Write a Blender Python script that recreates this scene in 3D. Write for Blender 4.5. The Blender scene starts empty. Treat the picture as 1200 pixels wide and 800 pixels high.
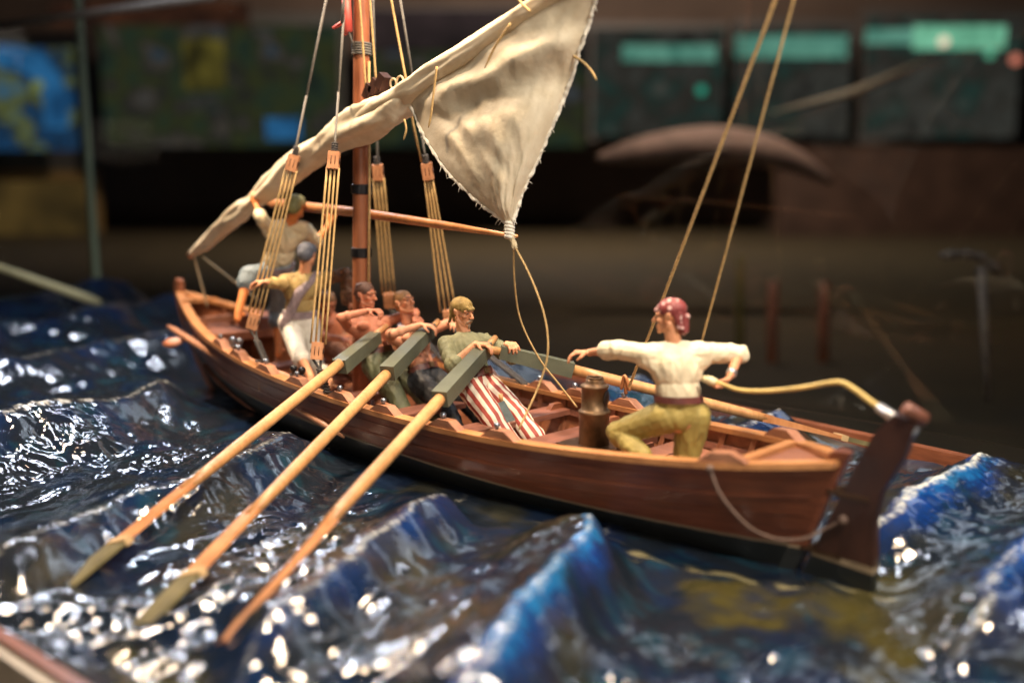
import bpy, bmesh, math, random
import numpy as np
from mathutils import Vector, Matrix, Quaternion, noise
random.seed(7)
V = Vector
SC = bpy.context.scene
COL = SC.collection

# ------------------------------------------------------------------ camera
# boat frame: x = metres from the sternpost towards the bow, y = towards port (near side), z = up; figures are man-sized
CAM = V((-2.75, 5.53, 2.28))
FW = V((0.70, -0.70, -0.16))
_h = math.radians(139.55) - math.radians(-175.66)   # heading of the view in the boat frame
_p = math.atan(185 / 1167.0)
FW = V((math.cos(_h) * math.cos(_p), math.sin(_h) * math.cos(_p), -math.sin(_p)))
RT = V((math.sin(_h), -math.cos(_h), 0))
UP = RT.cross(FW)
FPX = 1167.0
cam = bpy.data.cameras.new('camera')
cam.sensor_width = 36
cam.lens = 36 * FPX / 1200
cam.clip_start = 0.05
cam.clip_end = 300
cam.dof.use_dof = True
cam.dof.focus_distance = 8.0
cam.dof.aperture_fstop = 0.035 / 0.142
camo = bpy.data.objects.new('camera', cam)
COL.objects.link(camo)
camo.matrix_world = Matrix(((RT.x, UP.x, -FW.x, CAM.x), (RT.y, UP.y, -FW.y, CAM.y), (RT.z, UP.z, -FW.z, CAM.z), (0, 0, 0, 1)))
SC.camera = camo

def Q(px, py, y=None, z=None, d=None):
    """the point of the place seen at this spot, in the plane y (or z), or at depth d"""
    r = FW + RT * ((px - 600) / FPX) + UP * ((400 - py) / FPX)
    if y is not None: return CAM + r * ((y - CAM.y) / r.y)
    if z is not None: return CAM + r * ((z - CAM.z) / r.z)
    return CAM + r * d

# ------------------------------------------------------------------ world and lamps
w = bpy.data.worlds.new('World'); SC.world = w; w.use_nodes = True
w.node_tree.nodes['Background'].inputs[0].default_value = (0.035, 0.033, 0.036, 1)
w.node_tree.nodes['Background'].inputs[1].default_value = 0.22
SC.view_settings.view_transform = 'Standard'
SC.view_settings.look = 'None'
SC.view_settings.exposure = 0
SC.view_settings.gamma = 1
SC.cycles.use_denoising = True
SC.cycles.max_bounces = 6
SC.cycles.sample_clamp_indirect = 4

def area(name, loc, tgt, sx, sy, power, col, spread=180):
    l = bpy.data.lights.new(name, 'AREA'); l.shape = 'RECTANGLE'; l.size = sx; l.size_y = sy
    l.energy = power; l.color = col; l.spread = math.radians(spread)
    o = bpy.data.objects.new(name, l); COL.objects.link(o)
    o.location = loc
    o.rotation_euler = (V(tgt) - V(loc)).to_track_quat('-Z', 'Y').to_euler()
    return o
WARM = (1.0, 0.745, 0.50)
COOL = (0.80, 0.86, 1.0)
area('case_spot', (1.6, 0.2, 7.6), (3.2, 0.1, 0.8), 0.9, 0.9, 500, WARM, 120)
area('case_spot_bow', (7.2, 1.6, 7.4), (5.8, 0.2, 1.0), 0.5, 0.5, 330, WARM, 100)
area('case_spot_near', (-3.8, 2.0, 7.6), (1.8, 0.0, 0.8), 1.6, 1.6, 330, (1.0, 0.90, 0.76), 100)
area('hall_strip', (9.5, -3.5, 7.0), (5.0, 2.0, 0.0), 4.5, 0.085, 300, COOL)  # unseen cool strips, drawn long and thin to make glints on the water
area('glint_strip_b', (5.5, -6.0, 6.0), (3.0, 2.0, 0.0), 4.5, 0.085, 300, COOL)
area('glint_strip_c', (0.8, -5.6, 5.0), (0.6, 1.5, 0.0), 0.9, 0.10, 75, COOL)
area('glint_strip_d', (12.5, -1.0, 8.2), (4.5, 3.0, 0.0), 0.085, 2.4, 260, COOL)
area('glint_strip_e', (9.0, 1.5, 8.0), (3.0, 2.5, 0.0), 0.14, 2.5, 200, COOL)
area('glint_strip_f', (-1.6, -4.2, 6.0), (0.6, 1.8, 0.0), 2.2, 0.10, 150, COOL)  # added so the steep wave faces catch glints
area('glint_strip_g', (-4.6, -3.0, 5.4), (-0.6, 0.2, 0.0), 0.10, 1.6, 90, COOL)
area('glint_strip_h', (3.0, -2.0, 8.5), (1.6, 2.2, 0.0), 2.4, 0.085, 130, COOL)
area('sheen_panel', (6.0, -10.0, 9.5), (2.0, 1.0, 0.0), 14.0, 3.0, 210, COOL)  # broad dim panel added for a grey sheen on the water
area('hull_fill', (-5.5, 9.5, 4.2), (2.0, 0.5, 0.4), 3.0, 2.0, 300, (1.0, 0.80, 0.62))  # unseen fill added behind the camera to lift the near hull side
area('mirror_boat_fill', Q(820, -420, d=25), Q(840, 200, d=29), 1.5, 1.5, 420, (1.0, .78, .66), 90)  # added to brighten the dim sail shape beyond the glass
area('wall_fill', (34.0, -32.0, 26.0), (52.0, -56.0, 4.0), 5.0, 5.0, 17000, (1.0, .80, .66))  # added to raise the brightness of the back wall

# ------------------------------------------------------------------ node helpers
def new_mat(name):
    m = bpy.data.materials.new(name); m.use_nodes = True
    nt = m.node_tree; b = nt.nodes['Principled BSDF']
    return m, nt, b
def N(nt, t, **k):
    n = nt.nodes.new(t)
    for a, v in k.items(): setattr(n, a, v)
    return n
def noise_n(nt, scale, detail=4, rough=0.55, stretch=(1, 1, 1), dist=0.0):
    tc = N(nt, 'ShaderNodeTexCoord'); mp = N(nt, 'ShaderNodeMapping'); nz = N(nt, 'ShaderNodeTexNoise')
    mp.inputs['Scale'].default_value = stretch
    nt.links.new(tc.outputs['Object'], mp.inputs['Vector']); nt.links.new(mp.outputs[0], nz.inputs['Vector'])
    nz.inputs['Scale'].default_value = scale; nz.inputs['Detail'].default_value = detail
    nz.inputs['Roughness'].default_value = rough; nz.inputs['Distortion'].default_value = dist
    return nz
def ramp(nt, src, stops):
    r = N(nt, 'ShaderNodeValToRGB')
    while len(r.color_ramp.elements) < len(stops): r.color_ramp.elements.new(0.5)
    for e, (p, c) in zip(r.color_ramp.elements, stops):
        e.position = p; e.color = (c[0], c[1], c[2], 1)
    nt.links.new(src, r.inputs[0]); return r
def bump(nt, b, src, strength, dist):
    bp = N(nt, 'ShaderNodeBump'); bp.inputs['Strength'].default_value = strength; bp.inputs['Distance'].default_value = dist
    nt.links.new(src, bp.inputs['Height']); nt.links.new(bp.outputs[0], b.inputs['Normal']); return bp
def mix(nt, fac, a, b2, mode='MIX'):
    m = N(nt, 'ShaderNodeMix', data_type='RGBA', blend_type=mode)
    for s, v in ((m.inputs[0], fac), (m.inputs[6], a), (m.inputs[7], b2)):
        if hasattr(v, 'is_output'): nt.links.new(v, s)
        elif isinstance(v, (int, float)): s.default_value = v
        else: s.default_value = (*v[:3], 1)
    return m.outputs[2]

def wood(name, dark, light, stretch=(1, 12, 12), scale=3.0, rough=0.42, bstr=0.25, coat=0.15):
    m, nt, b = new_mat(name)
    n1 = noise_n(nt, scale, 6, 0.6, stretch, 0.6)
    n2 = noise_n(nt, scale * 0.9, 3, 0.5)
    r = ramp(nt, n1.outputs[0], [(0.3, dark), (0.68, light)])
    c = mix(nt, 0.45, r.outputs[0], ramp(nt, n2.outputs[0], [(0.3, [x * 0.55 for x in dark]), (0.75, [min(1, x * 1.15) for x in light])]).outputs[0])
    nt.links.new(c, b.inputs['Base Color'])
    rr = N(nt, 'ShaderNodeMapRange'); rr.inputs[3].default_value = rough - 0.12; rr.inputs[4].default_value = rough + 0.15
    nt.links.new(n2.outputs[0], rr.inputs[0]); nt.links.new(rr.outputs[0], b.inputs['Roughness'])
    b.inputs['Coat Weight'].default_value = coat; b.inputs['Coat Roughness'].default_value = 0.3
    bump(nt, b, n1.outputs[0], bstr, 0.01)
    return m
def paint(name, col, rough=0.55, var=0.25, scale=8, bstr=0.2, metallic=0, sss=0, bscale=None):
    m, nt, b = new_mat(name)
    n1 = noise_n(nt, scale, 5, 0.6)
    r = ramp(nt, n1.outputs[0], [(0.28, [x * (1 - var) for x in col]), (0.72, [min(1, x * (1 + var)) for x in col])])
    nt.links.new(r.outputs[0], b.inputs['Base Color'])
    b.inputs['Roughness'].default_value = rough; b.inputs['Metallic'].default_value = metallic
    if sss:
        b.inputs['Subsurface Weight'].default_value = sss; b.inputs['Subsurface Radius'].default_value = (0.03, 0.012, 0.006)
    nb = noise_n(nt, bscale or scale * 6, 4, 0.6)
    bump(nt, b, nb.outputs[0], bstr, 0.006)
    return m

M = {}
M['hull_in'] = wood('inner_planking', (0.13, 0.040, 0.018), (0.38, 0.14, 0.062), (1, 10, 10), 3, 0.5)
M['rail'] = wood('gunwale_wood', (0.34, 0.13, 0.045), (0.60, 0.28, 0.105), (1, 14, 14), 4, 0.33, 0.15, 0.3)
M['rib'] = wood('rib_wood', (0.16, 0.05, 0.025), (0.34, 0.13, 0.06), (6, 6, 1), 5)
M['thwart'] = wood('thwart_wood', (0.10, 0.035, 0.022), (0.30, 0.115, 0.07), (8, 1, 8), 4, 0.45)
M['deck'] = wood('deck_wood', (0.15, 0.05, 0.026), (0.38, 0.155, 0.085), (1, 9, 9), 4, 0.5)
M['chock'] = wood('chock_wood', (0.20, 0.075, 0.038), (0.42, 0.19, 0.10), (1, 7, 7), 6, 0.45)
M['dark_wood'] = wood('dark_stern_wood', (0.022, 0.009, 0.006), (0.058, 0.021, 0.013), (6, 6, 1), 4, 0.38)
M['oar'] = wood('oar_wood', (0.33, 0.14, 0.048), (0.62, 0.33, 0.13), (9, 9, 1), 3.2, 0.42, 0.12)
M['spar'] = wood('spar_wood', (0.40, 0.15, 0.05), (0.62, 0.28, 0.11), (9, 9, 1), 4, 0.42, 0.12)
M['pole'] = wood('pole_wood', (0.36, 0.14, 0.07), (0.58, 0.29, 0.16), (1, 9, 9), 4, 0.5, 0.12)
M['mast'] = wood('mast_wood', (0.20, 0.06, 0.028), (0.42, 0.15, 0.062), (7, 7, 1), 3, 0.42, 0.15)
M['block'] = wood('block_wood', (0.40, 0.16, 0.07), (0.60, 0.30, 0.15), (3, 3, 1), 9, 0.45)
M['loom'] = paint('green_grey_paint', (0.085, 0.092, 0.062), 0.42, 0.22, 5, 0.2)
M['iron'] = paint('black_iron', (0.022, 0.022, 0.025), 0.4, 0.4, 14, 0.4, 0.6)
M['steel'] = paint('grey_metal', (0.24, 0.27, 0.32), 0.3, 0.4, 14, 0.3, 0.85)
M['pewter'] = paint('pale_metal', (0.55, 0.55, 0.56), 0.32, 0.3, 14, 0.3, 0.8)
M['brass'] = paint('tarnished_brass', (0.19, 0.115, 0.06), 0.46, 0.5, 7, 0.3, 0.75)
M['dark_brass'] = paint('dark_bronze', (0.13, 0.075, 0.045), 0.35, 0.4, 9, 0.3, 0.8)
M['rope'] = paint('tan_rope', (0.46, 0.30, 0.12), 0.75, 0.3, 30, 0.6, bscale=120)
M['rope_pale'] = paint('pale_rope', (0.56, 0.44, 0.26), 0.8, 0.25, 30, 0.6, bscale=120)
M['rope_grey'] = paint('tarred_grey_rope', (0.13, 0.12, 0.105), 0.7, 0.3, 30, 0.6, bscale=120)
M['rope_dark'] = paint('black_rope', (0.035, 0.03, 0.028), 0.65, 0.3, 30, 0.6, bscale=120)
M['tiller'] = paint('yellow_tiller', (0.56, 0.40, 0.13), 0.42, 0.2, 9, 0.2)
M['red'] = paint('red_paint', (0.62, 0.09, 0.07), 0.5, 0.15, 9, 0.1)
M['skin'] = paint('tanned_skin', (0.56, 0.25, 0.125), 0.6, 0.18, 14, 0.25, 0, 0.12)
M['skin_red'] = paint('sunburnt_skin', (0.58, 0.26, 0.145), 0.6, 0.2, 14, 0.25, 0, 0.12)
M['skin_dark'] = paint('deep_tanned_skin', (0.46, 0.165, 0.085), 0.6, 0.2, 14, 0.25, 0, 0.12)
M['skin_orange'] = paint('orange_tanned_skin', (0.66, 0.22, 0.06), 0.6, 0.2, 14, 0.25, 0, 0.12)
M['eye'] = paint('dark_eye', (0.03, 0.02, 0.018), 0.3, 0.1)
M['hair_brown'] = paint('brown_hair', (0.17, 0.09, 0.045), 0.6, 0.5, 30, 0.8, bscale=60)
M['hair_blond'] = paint('fair_hair', (0.26, 0.14, 0.06), 0.6, 0.4, 30, 0.8, bscale=60)
M['hair_rust'] = paint('rust_hair', (0.085, 0.035, 0.02), 0.6, 0.4, 30, 0.8, bscale=60)
M['hair_grey'] = paint('grey_moustache', (0.26, 0.19, 0.13), 0.7, 0.4, 30, 0.6, bscale=60)
M['olive_scarf'] = paint('mustard_scarf', (0.27, 0.18, 0.05), 0.7, 0.3, 12, 0.4)
M['green_cap'] = paint('green_cap', (0.20, 0.19, 0.07), 0.7, 0.3, 12, 0.4)
M['grey_cap'] = paint('blue_grey_cap', (0.10, 0.105, 0.125), 0.7, 0.25, 12, 0.4)
M['sage_shirt'] = paint('sage_shirt', (0.17, 0.165, 0.085), 0.7, 0.25, 10, 0.5)
M['cream_shirt'] = paint('cream_shirt', (0.72, 0.62, 0.42), 0.65, 0.12, 9, 0.5)
M['buff_shirt'] = paint('buff_shirt', (0.62, 0.51, 0.33), 0.7, 0.18, 9, 0.5)
M['ochre_shirt'] = paint('ochre_shirt', (0.36, 0.25, 0.09), 0.7, 0.3, 9, 0.5)
M['mauve'] = paint('mauve_grey_sash', (0.25, 0.19, 0.20), 0.7, 0.35, 14, 0.5)
M['ochre_trousers'] = paint('mustard_trousers', (0.31, 0.235, 0.06), 0.65, 0.2, 8, 0.4)
M['white_trousers'] = paint('off_white_trousers', (0.62, 0.58, 0.50), 0.7, 0.15, 8, 0.5)
M['blue_trousers'] = paint('blue_grey_breeches', (0.17, 0.21, 0.23), 0.7, 0.25, 8, 0.5)
M['black_trousers'] = paint('black_trousers', (0.012, 0.013, 0.016), 0.6, 0.4, 8, 0.5)
M['olive_trousers'] = paint('olive_trousers', (0.085, 0.09, 0.045), 0.6, 0.3, 8, 0.5)
M['belt'] = paint('brown_leather', (0.12, 0.04, 0.03), 0.4, 0.3, 12, 0.4)
M['belt_red'] = paint('oxblood_leather', (0.13, 0.04, 0.034), 0.4, 0.3, 12, 0.4)
M['brown_cloth'] = paint('brown_patterned_cloth', (0.12, 0.055, 0.025), 0.6, 0.8, 26, 0.6)
M['lilac_cloth'] = paint('lilac_grey_cloth', (0.36, 0.32, 0.36), 0.7, 0.25, 12, 0.5)
M['sack'] = paint('brown_sackcloth', (0.26, 0.12, 0.07), 0.8, 0.35, 10, 0.6)

# striped trousers: dyed stripes down the legs
m, nt, b = new_mat('red_striped_cloth'); M['stripes'] = m
at = N(nt, 'ShaderNodeAttribute', attribute_name='stripe')
rs = ramp(nt, at.outputs['Fac'], [(0.47, (0.30, 0.045, 0.03)), (0.53, (0.70, 0.60, 0.47))])
nt.links.new(rs.outputs[0], b.inputs['Base Color']); b.inputs['Roughness'].default_value = 0.65
bump(nt, b, noise_n(nt, 60, 4).outputs[0], 0.3, 0.006)
# red kerchief with pale dots
m, nt, b = new_mat('red_dotted_cloth'); M['dotted'] = m
tc = N(nt, 'ShaderNodeTexCoord'); vo = N(nt, 'ShaderNodeTexVoronoi'); vo.inputs['Scale'].default_value = 26
nt.links.new(tc.outputs['Object'], vo.inputs['Vector'])
rs = ramp(nt, vo.outputs['Distance'], [(0.30, (0.60, 0.38, 0.34)), (0.42, (0.19, 0.028, 0.026))])
nt.links.new(rs.outputs[0], b.inputs['Base Color']); b.inputs['Roughness'].default_value = 0.6
bump(nt, b, noise_n(nt, 40, 4).outputs[0], 0.4, 0.006)
# hull paint: varnished planks, cream line, black bottom
m, nt, b = new_mat('varnished_hull'); M['hull'] = m
tc = N(nt, 'ShaderNodeTexCoord'); sx = N(nt, 'ShaderNodeSeparateXYZ'); nt.links.new(tc.outputs['Object'], sx.inputs[0])
n1 = noise_n(nt, 2.2, 7, 0.62, (1, 2, 14), 0.8); n2 = noise_n(nt, 1.6, 3)
wd = mix(nt, 0.5, ramp(nt, n1.outputs[0], [(0.3, (0.08, 0.020, 0.009)), (0.7, (0.27, 0.078, 0.031))]).outputs[0],
         ramp(nt, n2.outputs[0], [(0.35, (0.07, 0.018, 0.009)), (0.7, (0.24, 0.068, 0.027))]).outputs[0])
ma = N(nt, 'ShaderNodeMath', operation='MULTIPLY_ADD'); nt.links.new(sx.outputs[0], ma.inputs[0]); ma.inputs[1].default_value = -0.045
sz = N(nt, 'ShaderNodeMath', operation='ADD'); nt.links.new(sx.outputs[2], sz.inputs[0]); sz.inputs[1].default_value = -0.3 - 0.189 + 0.042
nt.links.new(sz.outputs[0], ma.inputs[2])
n3 = noise_n(nt, 9, 3); mw = N(nt, 'ShaderNodeMath', operation='MULTIPLY_ADD'); nt.links.new(n3.outputs[0], mw.inputs[0]); mw.inputs[1].default_value = 0.012
nt.links.new(ma.outputs[0], mw.inputs[2])
wl = ramp(nt, mw.outputs[0], [(0.0, (0, 0, 0)), (0.074, (0, 0, 0)), (0.0755, (1, 1, 1)), (0.1, (1, 1, 1))])
wl2 = ramp(nt, mw.outputs[0], [(0.0, (0, 0, 0)), (0.054, (0, 0, 0)), (0.0555, (1, 1, 1)), (0.1, (1, 1, 1))])
lo = mix(nt, wl2.outputs[0], (0.012, 0.014, 0.014), (0.23, 0.17, 0.11))
nt.links.new(mix(nt, wl.outputs[0], lo, wd), b.inputs['Base Color'])
b.inputs['Roughness'].default_value = 0.46; b.inputs['Coat Weight'].default_value = 0.12; b.inputs['Coat Roughness'].default_value = 0.35
bump(nt, b, n1.outputs[0], 0.2, 0.01)
# sailcloth
m, nt, b = new_mat('sailcloth'); M['sail'] = m
n1 = noise_n(nt, 1.7, 6, 0.65, (1, 1, 1), 0.8); n2 = noise_n(nt, 260, 2)
cc = mix(nt, 0.5, ramp(nt, n1.outputs[0], [(0.3, (0.60, 0.48, 0.31)), (0.72, (0.84, 0.74, 0.56))]).outputs[0],
         ramp(nt, noise_n(nt, 9, 5).outputs[0], [(0.3, (0.62, 0.51, 0.34)), (0.7, (0.84, 0.75, 0.58))]).outputs[0])
nt.links.new(cc, b.inputs['Base Color']); b.inputs['Roughness'].default_value = 0.8
tr = N(nt, 'ShaderNodeBsdfTranslucent'); nt.links.new(cc, tr.inputs[0])
ms = N(nt, 'ShaderNodeMixShader'); ms.inputs[0].default_value = 0.16
nt.links.new(b.outputs[0], ms.inputs[1]); nt.links.new(tr.outputs[0], ms.inputs[2]); nt.links.new(ms.outputs[0], nt.nodes['Material Output'].inputs[0])
n4 = noise_n(nt, 26, 5, 0.65)
bump(nt, b, n4.outputs[0], 0.4, 0.012)
M['hem'] = paint('frayed_white_hem', (0.78, 0.72, 0.60), 0.85, 0.12, 20, 0.9, bscale=90)

# ------------------------------------------------------------------ object helpers
def base_of(p): return p.get('_b') if p is not None else (0, 0, 0)
def link(o, parent=None):
    COL.objects.link(o)
    if parent is not None: o.parent = parent
    return o
def thing(name, label, cat, loc, group=None):
    o = bpy.data.objects.new(name, None); COL.objects.link(o)
    o.empty_display_size = 0.1
    o.location = loc; o['label'] = label; o['category'] = cat
    if group: o['group'] = group
    ORG[o.name] = V(loc)
    return o
ORG = {}
def tag(o, label, cat, group=None):
    o['label'] = label; o['category'] = cat
    if group: o['group'] = group
    return o
def finish(name, me, mat, parent, smooth=True, label=None):
    org = ORG[parent.name] if parent is not None else None
    if org is None:   # a thing of one mesh: origin at its base
        cs = np.empty(len(me.vertices) * 3, np.float32); me.vertices.foreach_get('co', cs); cs = cs.reshape(-1, 3)
        org = V(((cs[:, 0].min() + cs[:, 0].max()) / 2, (cs[:, 1].min() + cs[:, 1].max()) / 2, cs[:, 2].min()))
    me.transform(Matrix.Translation(-org))
    for mm in (mat if isinstance(mat, (list, tuple)) else [mat]): me.materials.append(M[mm] if isinstance(mm, str) else mm)
    if smooth: me.polygons.foreach_set('use_smooth', [True] * len(me.polygons))
    o = bpy.data.objects.new(name, me); link(o, parent)
    if parent is None: o.location = org
    ORG[o.name] = org
    if parent is not None and parent.type == 'MESH':
        pass
    if label: o['label'] = label
    return o
def obj(name, bm, mat, parent=None, smooth=False, label=None, bev=0, angle=None):
    if bev:
        bmesh.ops.bevel(bm, geom=[e for e in bm.edges if e.is_manifold and e.calc_face_angle(0) > 0.5], offset=bev, segments=2, affect='EDGES', clamp_overlap=True)
    bmesh.ops.recalc_face_normals(bm, faces=bm.faces)
    me = bpy.data.meshes.new(name); bm.to_mesh(me); bm.free()
    o = finish(name, me, mat, parent, smooth, label)
    return o
def box(bm, c, s, rot=None, taper=None):
    """box at centre c, size s, rot = 3x3/quaternion, taper scales the top"""
    R = rot.to_matrix() if isinstance(rot, Quaternion) else (rot or Matrix.Identity(3))
    vs = []
    for k in (-1, 1):
        for (i, j) in ((-1, -1), (1, -1), (1, 1), (-1, 1)):
            t = taper if (taper and k > 0) else (1, 1)
            vs.append(bm.verts.new(V(c) + R @ V((i * s[0] / 2 * t[0], j * s[1] / 2 * t[1], k * s[2] / 2))))
    for f in ((3, 2, 1, 0), (4, 5, 6, 7), (0, 1, 5, 4), (1, 2, 6, 5), (2, 3, 7, 6), (3, 0, 4, 7)):
        bm.faces.new([vs[i] for i in f])
def frames(pts):
    ts = []
    for i in range(len(pts)):
        a = pts[max(0, i - 1)]; b = pts[min(len(pts) - 1, i + 1)]
        ts.append((b - a).normalized())
    n = ts[0].orthogonal().normalized(); out = []
    for t in ts:
        n = (n - t * n.dot(t)).normalized(); out.append((t, n, t.cross(n)))
    return out
def tube(bm, pts, r, seg=8, cap=True, flat=None):
    pts = [V(p) for p in pts]
    rs = r if isinstance(r, (list, tuple)) else [r] * len(pts)
    fr = frames(pts); rings = []
    for p, (t, n, bn), rr in zip(pts, fr, rs):
        f1, f2 = (1, 1) if flat is None else flat
        rings.append([bm.verts.new(p + n * (math.cos(a) * rr * f1) + bn * (math.sin(a) * rr * f2)) for a in [2 * math.pi * k / seg for k in range(seg)]])
    for a, b2 in zip(rings, rings[1:]):
        for k in range(seg):
            bm.faces.new((a[k], a[(k + 1) % seg], b2[(k + 1) % seg], b2[k]))
    if cap:
        bm.faces.new(list(reversed(rings[0]))); bm.faces.new(rings[-1])
def catmull(pts, n=8):
    pts = [V(p) for p in pts]; P2 = [pts[0] * 2 - pts[1]] + pts + [pts[-1] * 2 - pts[-2]]; out = []
    for i in range(1, len(P2) - 2):
        a, b2, c, d = P2[i - 1:i + 3]
        for k in range(n):
            t = k / n
            out.append(0.5 * ((2 * b2) + (c - a) * t + (2 * a - 5 * b2 + 4 * c - d) * t * t + (3 * b2 - a - 3 * c + d) * t ** 3))
    out.append(pts[-1]); return out
def sag(a, b2, s=0.0, n=10):
    a, b2 = V(a), V(b2)
    return [a.lerp(b2, t) + V((0, 0, -s * 4 * t * (1 - t))) for t in [k / n for k in range(n + 1)]]
def twist_rope(bm, pts, r, turns=1.0, strands=3, seg=6, cap=True):
    """laid rope: strands winding round the path"""
    pts = [V(p) for p in pts]
    L = [0]
    for a, b2 in zip(pts, pts[1:]): L.append(L[-1] + (b2 - a).length)
    step = r * 0.9; n = max(4, int(L[-1] / step))
    n = min(n, 900)
    res = []
    j = 0
    for i in range(n + 1):
        s = L[-1] * i / n
        while j < len(L) - 2 and L[j + 1] < s: j += 1
        t = (s - L[j]) / max(1e-9, L[j + 1] - L[j]); res.append(pts[j].lerp(pts[j + 1], t))
    fr = frames(res)
    pitch = r * 9
    for k in range(strands):
        q = []
        for i, (p, (t, nn, bb)) in enumerate(zip(res, fr)):
            a = 2 * math.pi * (k / strands + (L[-1] * i / n) / pitch)
            q.append(p + nn * (math.cos(a) * r * 0.5) + bb * (math.sin(a) * r * 0.5))
        tube(bm, q, r * 0.56, 5, True)
def lathe(bm, prof, c, axis=V((0, 0, 1)), seg=24):
    q = V((0, 0, 1)).rotation_difference(axis); rings = []
    for r, z in prof:
        rings.append([bm.verts.new(V(c) + q @ V((r * math.cos(2 * math.pi * k / seg), r * math.sin(2 * math.pi * k / seg), z))) for k in range(seg)])
    for a, b2 in zip(rings, rings[1:]):
        for k in range(seg): bm.faces.new((a[k], a[(k + 1) % seg], b2[(k + 1) % seg], b2[k]))
    bm.faces.new(list(reversed(rings[0]))); bm.faces.new(rings[-1])
def ball(bm, c, r, rot=None, u=16, v=10):
    r = r if isinstance(r, (tuple, list, Vector)) else (r, r, r)
    R = (rot.to_matrix() if isinstance(rot, Quaternion) else rot) or Matrix.Identity(3)
    ret = bmesh.ops.create_uvsphere(bm, u_segments=u, v_segments=v, radius=1)
    for x in ret['verts']: x.co = V(c) + R @ V((x.co.x * r[0], x.co.y * r[1], x.co.z * r[2]))
def prism(bm, poly, normal, thick, c=V((0, 0, 0))):
    """extrude a polygon of 3-D points by thick along normal, centred"""
    n = V(normal).normalized() * (thick / 2)
    a = [bm.verts.new(V(p) + c - n) for p in poly]; b2 = [bm.verts.new(V(p) + c + n) for p in poly]
    bm.faces.new(list(reversed(a))); bm.faces.new(b2)
    k = len(poly)
    for i in range(k): bm.faces.new((a[i], a[(i + 1) % k], b2[(i + 1) % k], b2[i]))
def strip(bm, A, B, C, D):
    """loft a quad cross-section given as four equally long point lists"""
    rows = [[bm.verts.new(V(l[i])) for l in (A, B, C, D)] for i in range(len(A))]
    for r0, r1 in zip(rows, rows[1:]):
        for k in range(4): bm.faces.new((r0[k], r0[(k + 1) % 4], r1[(k + 1) % 4], r1[k]))
    bm.faces.new(list(reversed(rows[0]))); bm.faces.new(rows[-1])

# ------------------------------------------------------------------ numpy noise
def _perm(seed):
    r = np.random.RandomState(seed); p = np.arange(256); r.shuffle(p); return np.concatenate([p, p])
_G = np.array([[math.cos(a), math.sin(a)] for a in np.linspace(0, 2 * math.pi, 32, endpoint=False)])
def perlin(x, y, seed=0):
    p = _perm(seed)
    xi = np.floor(x).astype(int); yi = np.floor(y).astype(int); xf = x - xi; yf = y - yi
    u = xf ** 3 * (xf * (xf * 6 - 15) + 10); v = yf ** 3 * (yf * (yf * 6 - 15) + 10)
    def g(ix, iy, fx, fy):
        h = p[(p[ix & 255] + iy) & 255] & 31
        return _G[h, 0] * fx + _G[h, 1] * fy
    a = g(xi, yi, xf, yf); b2 = g(xi + 1, yi, xf - 1, yf); c = g(xi, yi + 1, xf, yf - 1); d = g(xi + 1, yi + 1, xf - 1, yf - 1)
    return (a + u * (b2 - a)) + v * ((c + u * (d - c)) - (a + u * (b2 - a)))
def fbm(x, y, seed=0, o=4, g=0.5):
    s = 0; a = 1
    for k in range(o): s = s + a * perlin(x * 2 ** k, y * 2 ** k, seed + k); a *= g
    return s

# ------------------------------------------------------------------ hull lines
HS = [0, 0.44, 0.91, 1.4, 2.1, 2.7, 3.4, 4.4, 5.3, 6.0, 6.6, 7.2, 7.8, 8.2, 8.45]
HB = [0.10, 0.37, 0.52, 0.63, 0.74, 0.79, 0.82, 0.835, 0.82, 0.76, 0.66, 0.51, 0.30, 0.14, 0.03]
LB = 8.45
def hb(s):
    s = min(max(s, 0), LB)
    for i in range(len(HS) - 1):
        if s <= HS[i + 1]:
            t = (s - HS[i]) / (HS[i + 1] - HS[i]); d = HS[i + 1] - HS[i]
            m0 = (HB[i + 1] - HB[max(0, i - 1)]) / (HS[i + 1] - HS[max(0, i - 1)])
            m1 = (HB[min(len(HB) - 1, i + 2)] - HB[i]) / (HS[min(len(HS) - 1, i + 2)] - HS[i])
            return ((2 * t ** 3 - 3 * t * t + 1) * HB[i] + (t ** 3 - 2 * t * t + t) * d * m0 + (-2 * t ** 3 + 3 * t * t) * HB[i + 1] + (t ** 3 - t * t) * d * m1)
    return HB[-1]
def sheer(s):
    t = s / LB
    return 0.62 * (1 - t) * (1 - 2 * t) + 0.49 * 4 * t * (1 - t) + 1.0 * t * (2 * t - 1)
ZK = -0.30
def xs(z): return -0.01 + (0.60 - z) * 0.39
def xb(z):
    k = max(0.0, 1.0 - z); return 8.45 - 0.22 * k - 0.42 * k * k
def hullpt(t, u, side, off=0.0):
    """t 0..1 stern to bow, u 0..1 keel to sheer"""
    s = LB * t
    z = ZK + (sheer(s) - ZK) * u
    x = xs(z) + (xb(z) - xs(z)) * t
    full = math.sin(math.pi * min(1, max(0, t))) ** 0.6
    g = (1 - (1 - u) ** (1.1 + 1.6 * full)) ** (1.25 - 0.55 * full) if u > 0 else 0
    y = max(0.028, hb(s) * g - off)
    return V((x, side * y, z))
def inner_y(s, z, m=0.05):
    u = min(1.0, max(0.05, (z - ZK) / (sheer(s) - ZK))); return max(0.02, hullpt(s / LB, u, 1).y - m)
def rail_at(s, side=1, dy=0, dz=0):
    p = hullpt(s / LB, 1, side); return V((p.x, p.y + side * dy, p.z + dz))

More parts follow.
